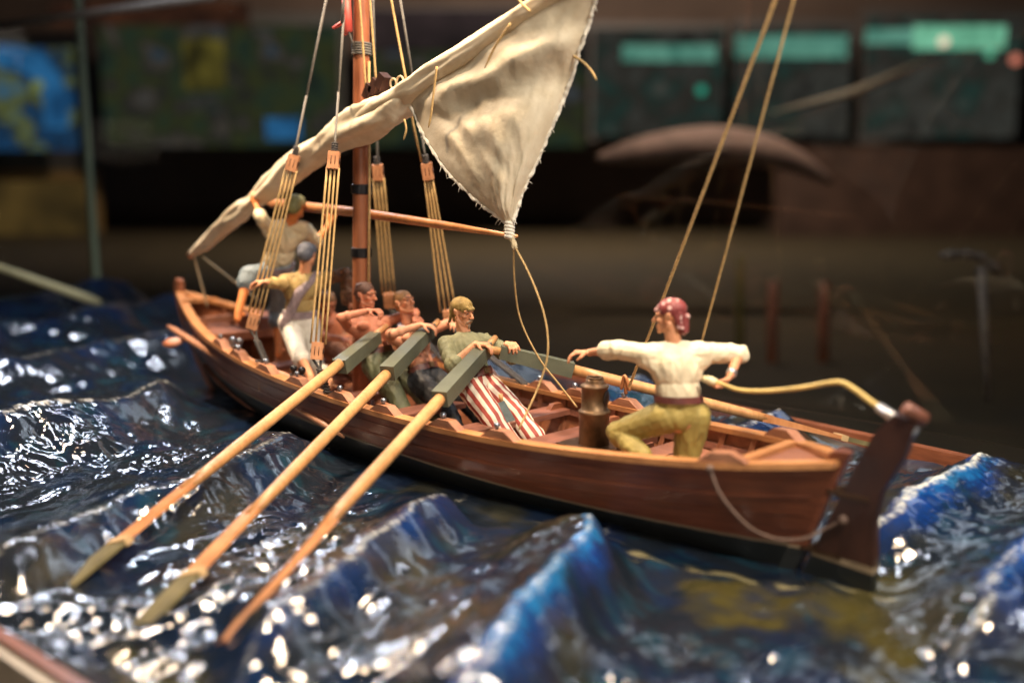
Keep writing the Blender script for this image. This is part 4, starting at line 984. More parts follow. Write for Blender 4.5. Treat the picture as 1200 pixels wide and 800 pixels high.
def head_shape(bm, c, R, mouth_open=0.0):
    P3 = lambda x, y, z: c + R @ V((x, y, z))
    E = lambda x, y, z, r: ball(bm, P3(x, y, z), r, R, 14, 10)
    E(-.014, 0, .034, (.096, .076, .084)); E(.026, 0, -.012, (.064, .060, .084)); E(.040, 0, -.070, (.046, .046, .036))
    E(.074, 0, -.098, (.019, .021, .016)); E(-.004, .0, -.06, (.055, .058, .04))
    capsule(bm, P3(.086, 0, .016), P3(.117, 0, -.026), .010, .0135, 10); E(.104, .012, -.030, (.011, .009, .008)); E(.104, -.012, -.030, (.011, .009, .008))
    for s in (1, -1):
        capsule(bm, P3(.086, .006 * s, .027), P3(.070, .052 * s, .026), .0115, .010, 8)
        E(.062, .044 * s, -.018, (.020, .018, .017)); E(.076, .029 * s, .010, (.011, .013, .009))
        capsule(bm, P3(-.002, .074 * s, .020), P3(.006, .074 * s, -.030), .013, .008, 8); capsule(bm, P3(-.018, .082 * s, .024), P3(-.012, .080 * s, -.008), .012, .007, 8)
        capsule(bm, P3(.0, .056 * s, -.06), P3(.058, .026 * s, -.096), .016, .013, 8)
        capsule(bm, P3(.093, 0, -.057), P3(.082, .024 * s, -.059), .0085, .005, 8); capsule(bm, P3(.090, 0, -.074), P3(.080, .02 * s, -.073), .0085, .005, 8)
def eyes(parent, c, R, mat='eye'):
    for s in (1, -1):
        bm = bmesh.new(); ball(bm, c + R @ V((.083, .029 * s, .0085)), (.008, .013, .006), R, 10, 8); obj('eye', bm, mat, parent, True)
        bm = bmesh.new(); capsule(bm, c + R @ V((.097, .010 * s, .033)), c + R @ V((.080, .050 * s, .032)), .0065, .004, 8); obj('eyebrow', bm, 'hair_brown', parent, True)
def foot_shape(bm, ankle, d, up=(0, 0, 1)):
    d = V(d).normalized(); a = V(ankle); u = V(up)
    capsule(bm, a, a - u * 0.05 - d * 0.03, .038, .036, 10); capsule(bm, a - u * 0.045, a + d * 0.13 - u * 0.068, .036, .024, 10)
    for i in (-2, -1, 0, 1, 2):
        l = d.cross(u) * i * 0.016; capsule(bm, a + d * 0.10 - u * 0.07 + l, a + d * (0.175 - 0.008 * abs(i + 1)) - u * 0.076 + l * 1.1, .014, .010, 8)

def figure(S):
    """S: pelvis, neck, lat (unit vector towards the figure's left), head, face, hand targets and poles, feet..."""
    pel, nk = V(S['pelvis']), V(S['neck']); lat = V(S['lat']).normalized()
    up = (nk - pel).normalized(); latS = V(S.get('lat_sh', lat)).normalized()
    fwd = latS.cross(up).normalized(); fwdP = lat.cross(up).normalized()
    T = thing('person', S['label'], 'person', (pel.x, pel.y, S.get('ground', 0.05)), S.get('group'))
    sw = S.get('shw', 0.185); shL = nk + latS * sw - up * 0.055; shR = nk - latS * sw - up * 0.055
    if 'shL' in S: shL = V(S['shL'])
    if 'shR' in S: shR = V(S['shR'])
    hpL, hpR = pel + lat * 0.095, pel - lat * 0.095
    J = {}
    def reach(t, o, L):
        if not (isinstance(t, tuple) and t and t[0] == 'reach'): return V(t)
        r = Q(t[1], t[2], d=1) - CAM; oc = o - CAM; d0 = oc.dot(r) / r.dot(r); perp = (oc - r * d0).length
        h = math.sqrt(max(0, L * L - perp * perp)) / r.length
        p = CAM + r * (d0 + t[3] * h); return o + (p - o).normalized() * L
    for k, sh in (('L', shL), ('R', shR)):
        if 'el' + k in S:
            el = reach(S['el' + k], sh, .29); wr = reach(S['hand' + k], el, .26); J['el' + k], J['wr' + k] = el, wr; continue
        el, wr = ik(sh, S['hand' + k], 0.29, 0.26, S['pole' + k]); J['el' + k], J['wr' + k] = el, wr
    for k, hp in (('L', hpL), ('R', hpR)):
        kn, an = ik(hp, S['foot' + k], 0.43, 0.42, S['kpole' + k]) if 'kn' + k not in S else (None, None)
        if 'kn' + k in S: kn = reach(S['kn' + k], hp, .43); an = reach(S['foot' + k], kn, .42)
        J['kn' + k], J['an' + k] = kn, an
    hc, HR = head_frame(S['head'], S['face'], S.get('hup', (0, 0, 1)))
    ch = pel.lerp(nk, 0.70); bl = pel.lerp(nk, 0.36)
    RT_ = Matrix((fwd, latS, up)).transposed(); RP_ = Matrix((fwdP, lat, up)).transposed()
    def torso(bm, g=0.0, low=True):
        ball(bm, ch, (.112 + g, .158 + g, .165 + g), RT_, 20, 14); ball(bm, bl, (.098 + g, .132 + g, .15 + g), RP_, 20, 14)
        if low: ball(bm, pel, (.112 + g, .150 + g, .115 + g), RP_, 20, 14)
        for sh in (shL, shR):
            capsule(bm, nk - up * 0.045, sh, .058 + g, .056 + g, 12); capsule(bm, ch + (sh - ch) * 0.5 - up * .03, sh - up * 0.03, .075 + g, .05 + g, 12)
    def arm(bm, k, f0, f1, g=0.0, flare=0.0):
        sh = shL if k == 'L' else shR; el, wr = J['el' + k], J['wr' + k]
        r = lambda t: (.050 * (1 - t) + .041 * t) if t <= 1 else (.043 * (2 - t) + .027 * (t - 1))
        pos = lambda t: sh.lerp(el, t) if t <= 1 else el.lerp(wr, t - 1)
        ks = [f0] + ([1.0] if f0 < 1 < f1 else []) + [f1]
        for a, b2 in zip(ks, ks[1:]):
            ra, rb = r(a) + g, r(b2) + g + (flare if b2 == f1 else flare * 0.4)
            capsule(bm, pos(a), pos(b2), ra, rb, 12)
        return pos
    def leg(bm, k, f0, f1, g=0.0, flare=0.0):
        hp = hpL if k == 'L' else hpR; kn, an = J['kn' + k], J['an' + k]
        r = lambda t: (.088 * (1 - t) + .056 * t) if t <= 1 else (.056 * (2 - t) + .036 * (t - 1))
        pos = lambda t: hp.lerp(kn, t) if t <= 1 else kn.lerp(an, t - 1)
        ks = [f0] + ([1.0] if f0 < 1 < f1 else []) + [f1]
        for a, b2 in zip(ks, ks[1:]): capsule(bm, pos(a), pos(b2), r(a) + g, r(b2) + g + (flare if b2 == f1 else flare * 0.4), 14)
    # the body: one continuous skin
    bm = bmesh.new(); torso(bm)
    if S.get('bare'):
        for s in (1, -1):
            ball(bm, ch + fwd * .075 + latS * .072 * s + up * .035, (.045, .07, .05), RT_); ball(bm, (shL if s > 0 else shR), .060)
            ball(bm, ch - fwd * .07 + latS * .085 * s + up * .02, (.04, .06, .09), RT_)
        for kk in range(3):
            for s in (1, -1): ball(bm, bl + fwd * .082 + latS * .032 * s + up * (.10 - .065 * kk), (.022, .030, .028), RT_)
    for k in 'LR':
        arm(bm, k, 0, 2); leg(bm, k, 0, 2)
        sh = shL if k == 'L' else shR; el, wr = J['el' + k], J['wr' + k]
        ball(bm, sh.lerp(el, 0.45), .047); ball(bm, el.lerp(wr, 0.25), .045)
        hp = hpL if k == 'L' else hpR; kn, an = J['kn' + k], J['an' + k]
        capsule(bm, kn.lerp(an, .2) - (kn - hp).normalized() * .012, kn.lerp(an, .42), .055, .046)
        hd = S.get('hd' + k) or (wr - el); pn = S.get('pn' + k, (0, 0, -1))
        hand_shape(bm, wr, hd, pn, S.get('curl' + k, 1.0), S.get('th' + k, 1 if k == 'L' else -1), S.get('hs', 1.08))
        foot_shape(bm, an, S.get('fd' + k) or fwdP)
    capsule(bm, nk - up * 0.05, hc - HR.col[2] * 0.05 - HR.col[0] * 0.01, .060, .054, 12)
    for s in (1, -1): capsule(bm, hc + HR @ V((-.01, .055 * s, -.045)), nk + fwd * .045 + latS * .015 * s - up * .02, .018, .015, 8)
    head_shape(bm, hc, HR)
    body = blob('body', bm, S['skin'], T, S.get('vox', 0.0062), 2, wr=0.0015, wscale=30)
    eyes(T, hc, HR)
    # head cover
    hd_ = S['hat']; P3 = lambda x, y, z: hc + HR @ V((x, y, z))
    bm = bmesh.new()
    if hd_[0] == 'hair':
        ball(bm, P3(-.022, 0, .044), (.100, .083, .084), HR, 20, 14); ball(bm, P3(-.05, 0, -.005), (.062, .072, .07), HR, 16, 12)
        rnd = random.Random(5)
        for k in range(46):
            a = rnd.uniform(0, 6.28); z = rnd.uniform(-.03, .085); rr = math.sqrt(max(0.05, 1 - (z / .13) ** 2)); x = -.03 - .082 * rr * math.cos(a) * (1 if math.cos(a) > 0 else .75); y = .078 * rr * math.sin(a)
            if x > .02 and z < .05: continue
            p = P3(x, y, .02 + z); capsule(bm, p, p + HR @ V((rnd.uniform(-.03, .02), rnd.uniform(-.01, .01), -.025)), .011, .005, 6)
        blob('hair', bm, hd_[1], T, 0.0055, 1)
    elif hd_[0] == 'scarf':
        ball(bm, P3(-.016, 0, .052), (.104, .084, .078), HR, 20, 14); ball(bm, P3(-.058, 0, .016), (.052, .070, .060), HR, 16, 12)
        for q in (-.02, 0.0, .02): capsule(bm, P3(.084, .03, .045 + q * .5), P3(-.09, .055, .005 + q), .012, .010); capsule(bm, P3(.084, -.03, .045 + q * .5), P3(-.09, -.055, .005 + q), .012, .010)
        capsule(bm, P3(.093, -.03, .047), P3(.093, .03, .047), .011, .011)
        ball(bm, P3(-.115, 0, .0), .024)
        for y in (-.018, .018): capsule(bm, P3(-.115, y * .3, -.005), P3(-.105 - .02 * abs(y) * 10, y * 1.6, -.10), .016, .014)
        if hd_[2:] : capsule(bm, P3(-.085, 0, -.01), P3(-.088, 0.0, -.10), .034, .028); capsule(bm, P3(-.06, .045, .0), P3(-.075, .04, -.07), .026, .02); capsule(bm, P3(-.06, -.045, .0), P3(-.075, -.04, -.07), .026, .02)
        blob('kerchief', bm, hd_[1], T, 0.0055, 1, wr=0.007 if hd_[1] != 'dotted' else 0.004, wscale=34 if hd_[1] != 'dotted' else 22)
    elif hd_[0] == 'cap':
        ball(bm, P3(-.016, 0, .050), (.108, .090, .082), HR, 20, 14); capsule(bm, P3(.06, 0, .045), P3(-.07, 0, .015), .075, .075)
        ball(bm, P3(-.05, 0, .012), (.062, .078, .055), HR, 16, 12)
        blob('cap', bm, hd_[1], T, 0.006, 2, wr=0.003, wscale=30)
    if S.get('moustache'):
        bm = bmesh.new()
        for s in (1, -1): capsule(bm, P3(.106, .004 * s, -.046), P3(.088, .030 * s, -.066), .0095, .006); capsule(bm, P3(.088, .030 * s, -.066), P3(.074, .034 * s, -.088), .006, .004)
        capsule(bm, P3(.084, 0, -.094), P3(.088, 0, -.112), .017, .008)
        blob('moustache', bm, 'hair_grey', T, 0.004, 1)
    # clothes
    sh_ = S.get('shirt')
    if sh_:
        bm = bmesh.new(); torso(bm, sh_.get('g', .016), bool(sh_.get('tails')))
        if sh_.get('tails'): ball(bm, pel + up * 0.02, (.128, .165, .13), RP_, 20, 14)
        for k in 'LR':
            f1 = sh_['sl' + k]
            if f1 > 0.05: arm(bm, k, 0.0, f1, sh_.get('sg', .018), sh_.get('flare', .012))
            if f1 > 0.05 and sh_.get('puff'):
                pp_ = shL.lerp(J['el' + k], min(1, f1)) if f1 <= 1 else J['el' + k].lerp(J['wr' + k], f1 - 1)
                sh2 = shL if k == 'L' else shR
                a = (sh2.lerp(J['el' + k], max(0, f1 - .35)) if f1 <= 1 else J['el' + k].lerp(J['wr' + k], max(0, f1 - 1.3)))
                b2 = (sh2.lerp(J['el' + k], f1 - 0.04) if f1 <= 1 else J['el' + k].lerp(J['wr' + k], f1 - 1.04))
                capsule(bm, a, b2, .062, .066); capsule(bm, a + V((0, 0, -.03)), b2 + V((0, 0, -.025)), .05, .05)
        capsule(bm, nk - up * 0.05, nk - up * .005 , .078, .070)
        s_o = blob('shirt', bm, sh_['mat'], T, 0.0078, 2, wr=sh_.get('wr', .012), wscale=sh_.get('ws', 13), seed=S.get('seed', 1))
    tr_ = S.get('pants')
    if tr_:
        bm = bmesh.new(); ball(bm, pel + up * .01, (.130, .168, .115), RP_, 20, 14); g = tr_.get('g', .024)
        if tr_.get('waist', True): capsule(bm, pel + up * .06 - lat * .05, pel + up * .06 + lat * .05, .118, .118)
        for k in 'LR': leg(bm, k, 0, tr_['f' + k], g, tr_.get('flare', .015))
        stp = None
        if tr_.get('stripes'):
            stp = []
            for k, hp in (('L', hpL), ('R', hpR)): stp += [(hp + (hp - J['kn' + k]).normalized() * .1, J['kn' + k], fwdP + V((0, 0, .3))), (J['kn' + k], J['an' + k], fwdP + V((0, 0, .3)))]
        blob('trousers', bm, tr_['mat'], T, 0.0078, 2, wr=tr_.get('wr', .012), wscale=tr_.get('ws', 11), seed=S.get('seed', 1) + 3, stripe=stp)
    if S.get('belt'):
        bm = bmesh.new(); bp = S.get('belt_h', .10)
        c = pel + up * bp; A = []; B2 = []; C2 = []; D2 = []; hh = S.get('belt_w', .028); o1, o2 = S.get('belt_r', (.128, .158))
        for a in np.linspace(0, 2 * math.pi, 41):
            dv = fwdP * math.cos(a) * o1 + lat * math.sin(a) * o2; n = dv.normalized()
            A.append(c + dv + up * hh); B2.append(c + dv + n * .012 + up * hh); C2.append(c + dv + n * .012 - up * hh); D2.append(c + dv - up * hh)
        strip(bm, A, B2, C2, D2); obj('belt', bm, S['belt'], T, False)
        bm = bmesh.new(); box(bm, c + fwdP * (o1 + .016), (.018, .06, .05), RP_); obj('buckle', bm, 'brass', T, bev=.004)
    return T, J, dict(pel=pel, nk=nk, up=up, fwd=fwd, lat=lat, ch=ch, hc=hc, HR=HR, shL=shL, shR=shR, RT=RT_, RP=RP_)

# --- helmsman: back to us, half kneeling on the stern seat, left arm flung out, right hand on the tiller
hp_ = Q(797, 488, y=0.03); nk_ = Q(790, 405, y=0.03)
latc = V((-RT.x, -RT.y, 0)).normalized()
helms, J1, F1 = figure(dict(label='helmsman with red dotted kerchief, cream shirt and mustard trousers, seen from behind', pelvis=hp_, neck=nk_, lat=latc, lat_sh=latc + V((0, 0, -.03)),
    head=Q(785, 371, y=0.05), face=(0.80, 0.30, -0.05), skin='skin', ground=0.34, seed=4, shw=.19,
    elL=('reach', 722, 409, 1), handL=('reach', 690, 413, 1), hdL=(-RT + V((0, 0, .02))), pnL=(0, 0, -1), curlL=0.9,
    elR=('reach', 866, 414, 1), handR=('reach', 856, 440, -1), hdR=(RT * -0.5 + V((0, 0, -.6)) - FW * .1), pnR=(-RT.x, -RT.y, 0), curlR=1.3,
    knL=Q(724, 507, y=0.16), footL=Q(724, 507, y=0.16) + V((-.30, .08, -.10)), kpoleL=(0, 0, -1), footR=hp_ + V((-0.34, 0.10, -0.40)), kpoleR=V((0.5, -0.2, -1)),
    hat=('scarf', 'dotted', 1), shirt=dict(mat='cream_shirt', slL=1.34, slR=1.02, g=.022, sg=.022, flare=.012, puff=True, wr=.013, ws=11),
    pants=dict(mat='ochre_trousers', fL=1.9, fR=1.9, g=.03, flare=.0, wr=.012), belt='belt_red', belt_h=.125, belt_r=(.136, .156), belt_w=.023))
bm = bmesh.new(); wr_ = J1['wrR']; dv = (J1['wrR'] - J1['elR']).normalized(); c = wr_ - dv * .03
lathe(bm, [(.03, -.018), (.037, -.012), (.037, .012), (.03, .018)], c, dv, 16); obj('bracelet', bm, 'pewter', helms, True)

# --- stern-most rower: kerchief, sage shirt, striped trousers, both hands on the starboard oar
pel = Q(560, 452, y=-0.06); nk = Q(544, 394, y=-0.06)
Rdir = V((-0.93, 0.30, 0)).normalized()      # the way the rowers face (towards the stern, a little to port)
latR = V((0, 0, 1)).cross(Rdir).normalized()
strp, J3, F3 = figure(dict(label='rower in mustard kerchief and sage shirt with red and white striped trousers', pelvis=pel, neck=nk, lat=V((0.10, -1, 0)), lat_sh=V((-0.38, -1, 0)),
    head=Q(542, 366, y=-0.05), face=(-0.90, -0.10, -0.12), skin='skin', seed=2, vox=.0048, moustache=True, shw=.18,
    handL=V((2.93, -0.20, 0.945)) + V((0.10, 0.05, 0.03)), poleL=(0.3, -0.7, -0.6), hdL=(-0.6, 0.2, 0.05), pnL=(0.0, -0.2, -1), curlL=1.35,
    elR=('reach', 530, 428, -1), handR=('reach', 562, 399, 1), hdR=(-0.75, -0.35, 0.0), pnR=(0, 0, -1), curlR=0.9,
    footL=V((2.52, -0.16, 0.06)), kpoleL=(-0.7, -0.1, 0.8), footR=V((2.56, 0.14, 0.06)), kpoleR=(-0.7, 0.2, 0.8),
    hat=('scarf', 'olive_scarf'), shirt=dict(mat='sage_shirt', slL=0.9, slR=1.12, g=.016, sg=.020, flare=.014, puff=True, wr=.012),
    pants=dict(mat='stripes', fL=1.6, fR=1.6, g=.030, flare=.03, wr=.010, stripes=True), belt='belt', belt_h=.10, belt_w=.034, belt_r=(.130, .156)))

# --- middle rower: fair hair, head thrown back, lilac neck cloth
pel = Q(500, 446, y=-0.22); nk = Q(478, 384, y=-0.22)
mid, J2, F2 = figure(dict(label='bare armed rower with fair hair leaning back, grey lilac cloth round his neck', pelvis=pel, neck=nk, lat=V((0.10, -1, 0)), lat_sh=V((-0.2, -1, 0)),
    head=Q(474, 355, y=-0.20), face=(-0.88, -0.06, 0.30), skin='skin_red', bare=True, vox=.0052, seed=6, shw=.19,
    handL=V((4.05, -0.42, 1.02)), poleL=(0.3, -0.9, 0.1), hdL=(-0.8, 0.3, 0.1), pnL=(0, 0, -1), curlL=1.0,
    elR=('reach', 461, 391, -1), handR=('reach', 498, 379, 1), hdR=(-0.75, -0.5, -0.1), pnR=(0, 0, -1), curlR=0.9,
    footL=V((3.3, -0.35, 0.10)), kpoleL=(-0.6, -0.1, 0.8), footR=V((3.42, 0.0, 0.10)), kpoleR=(-0.6, 0.1, 0.8),
    hat=('hair', 'hair_blond'), pants=dict(mat='black_trousers', fL=1.8, fR=1.8, g=.032, wr=.012), belt='belt', belt_h=.11, belt_r=(.118, .150)))
bm = bmesh.new(); c = F2['nk'] + V((0, 0, .01))
for a in np.linspace(0, 6.28, 18)[:-1]:
    p = c + V((.075 * math.cos(a), .075 * math.sin(a), .0 + .012 * math.cos(a))); a2 = a + .37; q = c + V((.075 * math.cos(a2), .075 * math.sin(a2), .012 * math.cos(a2))); capsule(bm, p, q, .026, .024, 8)
capsule(bm, c + V((-.08, .02, 0)), c + V((-.16, .03, .045)), .022, .03); capsule(bm, c + V((-.08, -.02, -.01)), c + V((-.14, -.03, -.03)), .02, .026)
blob('neck_cloth', bm, 'lilac_cloth', mid, 0.006, 1, wr=.008, wscale=30)

# --- third rower, bare chest, nearest the mast
pel = Q(447, 426, y=0.02); nk = Q(428, 372, y=0.06)
far, JA, FA = figure(dict(label='bare chested sunburnt rower with cropped hair sitting closest to the mast', pelvis=pel, neck=nk, lat=V((0.15, -1, 0)), lat_sh=V((-0.25, -1, 0)),
    head=Q(429, 346, y=0.06), face=(-0.95, -0.22, -0.02), skin='skin_dark', bare=True, seed=8, shw=.19,
    handL=V((4.30, -0.22, 1.06)), poleL=(0.3, -0.9, 0.2), hdL=(-0.7, 0.4, 0.1), pnL=(0, 0, -1), curlL=1.0,
    elR=('reach', 399, 372, -1), handR=('reach', 437, 363, 1), hdR=(-0.9, -0.25, 0.1), pnR=(0, 0, -1), curlR=1.2,
    footL=V((3.75, -0.15, 0.10)), kpoleL=(-0.6, -0.1, 0.8), footR=V((3.85, 0.18, 0.10)), kpoleR=(-0.6, 0.1, 0.8),
    hat=('hair', 'hair_rust'), pants=dict(mat='olive_trousers', fL=1.8, fR=1.8, g=.032, wr=.012), belt='belt', belt_h=.11, belt_r=(.118, .150)))

# --- kneeling man with blue grey cap, back to us
pel = Q(350, 378, y=0.16); nk = Q(356, 322, y=0.12)
kn_, JK, FK = figure(dict(label='man in blue grey cap and ochre shirt kneeling with his back turned, white trousers', pelvis=pel, neck=nk, lat=latc, lat_sh=latc + V((0, 0, -.06)),
    head=Q(360, 299, y=0.10), face=(0.55, -0.75, 0.0), skin='skin', seed=12, shw=.185, vox=.0075,
    elL=('reach', 331, 333, -1), handL=('reach', 312, 330, -1), hdL=-RT + V((0, 0, .0)), pnL=(0, 0, -1), curlL=1.0,
    handR=Q(408, 352, y=-0.10), poleR=RT * .4 + V((0, 0, 1.0)), hdR=RT * .6 + V((0, 0, -.7)), pnR=(0, 0, -1), curlR=1.0,
    footL=V((5.0, 0.46, 0.50)), kpoleL=V((0.2, 0.3, -1)), footR=V((5.05, 0.22, 0.42)), kpoleR=V((0.3, -0.1, -1)),
    hat=('cap', 'grey_cap'), shirt=dict(mat='ochre_shirt', slL=1.75, slR=0.35, g=.018, sg=.014, flare=.008, wr=.014), pants=dict(mat='white_trousers', fL=1.25, fR=1.5, g=.022, wr=.014), belt='mauve', belt_h=.09, belt_w=.035, belt_r=(.130, .158)))
bm = bmesh.new(); a, b2 = FK['shR'], JK['elR']
capsule(bm, a, b2, .062, .062); capsule(bm, b2, b2.lerp(JK['wrR'], .95), .06, .07); capsule(bm, b2 + V((0, 0, -.02)), b2.lerp(JK['wrR'], .8) + V((.03, 0, -.05)), .05, .055)
blob('ragged_sleeve', bm, 'brown_cloth', kn_, .008, 1, wr=.018, wscale=16)
bm = bmesh.new(); capsule(bm, FK['shR'] + V((0, .03, .05)) - RT * .02, FK['ch'] - FK['fwd'] * .13 - FK['up'] * .02, .038, .05); capsule(bm, FK['ch'] - FK['fwd'] * .13 - FK['up'] * .02, FK['pel'] - FK['fwd'] * .12 - RT * .12, .05, .045)
blob('sash', bm, 'mauve', kn_, .008, 1, wr=.01, wscale=22)

# --- barefoot man standing in the bow, handling the yard
pel = Q(322, 322, y=0.02); nk = Q(338, 262, y=0.0)
bow, JB, FB = figure(dict(label='barefoot man in green cap, buff shirt and blue breeches standing in the bow', pelvis=pel, neck=nk, lat=latc, lat_sh=latc + V((0, 0, .04)),
    head=Q(347, 243, y=-0.02), face=(0.5, -0.82, 0.1), skin='skin_orange', seed=15, shw=.185, vox=.0075, ground=0.5,
    elL=('reach', 306, 256, -1), handL=('reach', 300, 240, 1), hdL=(0.2, 0, 1), pnL=(0.5, -0.5, 0), curlL=1.2,
    elR=('reach', 370, 284, 1), handR=('reach', 386, 262, 1), hdR=V((0, 0, 1)), pnR=(0.3, -0.8, 0), curlR=1.2,
    knL=('reach', 291, 322, -1), footL=('reach', 279, 366, -1), footR=Q(327, 408, y=0.05), kpoleR=-RT * .3 - V((FW.x, FW.y, 0)) * -.6,
    hat=('cap', 'green_cap'), shirt=dict(mat='buff_shirt', slL=1.25, slR=1.0, g=.02, sg=.020, flare=.012, tails=True, wr=.014), pants=dict(mat='blue_trousers', fL=1.22, fR=1.28, g=.030, flare=.012, wr=.016), belt='mauve', belt_h=.09, belt_w=.035, belt_r=(.140, .170)))

# --- crouching man half hidden beyond the tackle
pel = V((4.95, -0.42, 0.50)); nk = V((4.78, -0.35, 0.92))
cr, JC, FC = figure(dict(label='brown crouching man half hidden behind the rope tackle and the bare chested rower', pelvis=Q(392, 405, y=-0.35), neck=Q(385, 372, y=-0.3), lat=V((0.1, -1, 0)),
    head=Q(384, 356, y=-0.28), face=(-0.8, 0.3, -0.3), skin='skin_dark', seed=18, vox=.008, bare=True,
    handL=Q(405, 395, y=-0.45), poleL=(0, -1, -.3), handR=Q(402, 398, y=-0.1), poleR=(0.3, 1, -.3), curlL=1.2, curlR=1.2,
    footL=V((4.35, -0.4, 0.10)), kpoleL=(-0.6, 0, 0.8), footR=V((4.4, -0.15, 0.10)), kpoleR=(-0.6, 0, 0.8), hat=('hair', 'hair_brown'),
    pants=dict(mat='sack', fL=1.7, fR=1.7, g=.03, wr=.014), belt=None))

# --- dark blue bundle lying by the middle rower, sheath knife beside the striped trousers
kn = thing('sheath_knife', 'small knife in a grey green sheath leaning on the striped trousers', 'knife', Q(592, 497, y=0.32))
a, b2 = Q(597, 492, y=0.30), Q(588, 472, y=0.30)
bm = bmesh.new(); prism(bm, [a + RT * .045 , a - RT * .02 - V((0, 0, .02)), b2 - RT * .03, b2 + RT * .02 + V((0, 0, .02))], FW, .03); obj('sheath', bm, paint('slate_sheath', (.10, .13, .13), .4, .4, 20, .4), kn, bev=.008)
bm = bmesh.new(); tube(bm, [b2, b2 + V((0, 0, .07)) - RT * .01], [.014, .017], 10); obj('hilt', bm, 'oar', kn, True)

# ------------------------------------------------------------------ glass case
gm, nt, b = new_mat('case_glass'); M['glass'] = gm
b.inputs['Base Color'].default_value = (0.93, 0.97, 0.95, 1); b.inputs['Roughness'].default_value = 0.0; b.inputs['IOR'].default_value = 1.22
b.inputs['Transmission Weight'].default_value = 1.0
mg, nt, b = new_mat('glass_edge'); b.inputs['Base Color'].default_value = (0.30, 0.40, 0.30, 1); b.inputs['Roughness'].default_value = 0.3
case = thing('glass_case', 'tall clear glass panes closing the far side and end of the display', 'glass case', (7, -3.0, 0))
gy = lambda x: far_edge(x) - 0.06
GX0, GX1, GH = -3.6, 18.0, 9.0
def pane(a, b2, z0, z1, name):
    a, b2 = V(a), V(b2); t = (b2 - a).normalized(); n = V((-t.y, t.x, 0)); bm = bmesh.new()
    prism(bm, [V((a.x, a.y, z0)), V((b2.x, b2.y, z0)), V((b2.x, b2.y, z1)), V((a.x, a.y, z1))], n, 0.03); return obj(name, bm, gm, case)
pane((-3.6, -3.35, 0), (17.94, -2.90, 0), 0.08, 9.0, 'far_pane')
pane((18.02, -2.8, 0), (18.02, 5.0, 0), 0.08, 9.0, 'end_pane')
bm = bmesh.new(); box(bm, (18.02, -2.9, 4.55), (0.16, 0.12, 9.0)); obj('corner_edge', bm, mg, case)

# ------------------------------------------------------------------ what shows blurred beyond the glass
def emit(name, col, s):
    m = bpy.data.materials.new(name); m.use_nodes = True; nt = m.node_tree; nt.nodes.remove(nt.nodes['Principled BSDF'])
    e = N(nt, 'ShaderNodeEmission'); e.inputs[0].default_value = (*col, 1); e.inputs[1].default_value = s; nt.links.new(e.outputs[0], nt.nodes['Material Output'].inputs[0]); return m
def facing(bm, px0, py0, px1, py1, d, th=0.3):
    """upright box spanning this part of the view at depth d, square to the view's heading"""
    d *= 2.2; th *= 2.2; t = V((RT.x, RT.y, 0)).normalized(); f2 = V((FW.x, FW.y, 0)).normalized()
    def qh(px, py):
        r = FW + RT * ((px - 600) / FPX) + UP * ((400 - py) / FPX); return CAM + r * (d / r.dot(f2))
    a, b2 = qh(px0, py1), qh(px1, py0); c = (a + b2) / 2
    Rm = Matrix((t, f2, V((0, 0, 1)))).transposed()
    box(bm, c + f2 * th / 2, (abs((b2 - a).dot(t)), th, abs(b2.z - a.z)), Rm)
wall = bmesh.new(); facing(wall, -700, -900, 2100, 640, 40, 0.4)
wl_ = obj('back_wall', wall, paint('dark_hall_wall', (0.085, 0.055, 0.040), 0.9, 0.6, 0.055, 0.0)); wl_['kind'] = 'structure'
def cabinet(label, px0, py0, px1, py1, d, mat, lights=(), cat='display cabinet'):
    T = thing('display_cabinet', label, cat, Q((px0 + px1) / 2, py1, d=d)); bm = bmesh.new(); facing(bm, px0, py0, px1, py1, d, 1.0); obj('cabinet_body', bm, mat, T, bev=0.03)
    for (a, b_, c, e, m_) in lights: bm = bmesh.new(); facing(bm, a, b_, c, e, d - 0.08, 0.06); obj('glow_panel', bm, m_, T, bev=0.02)
    return T
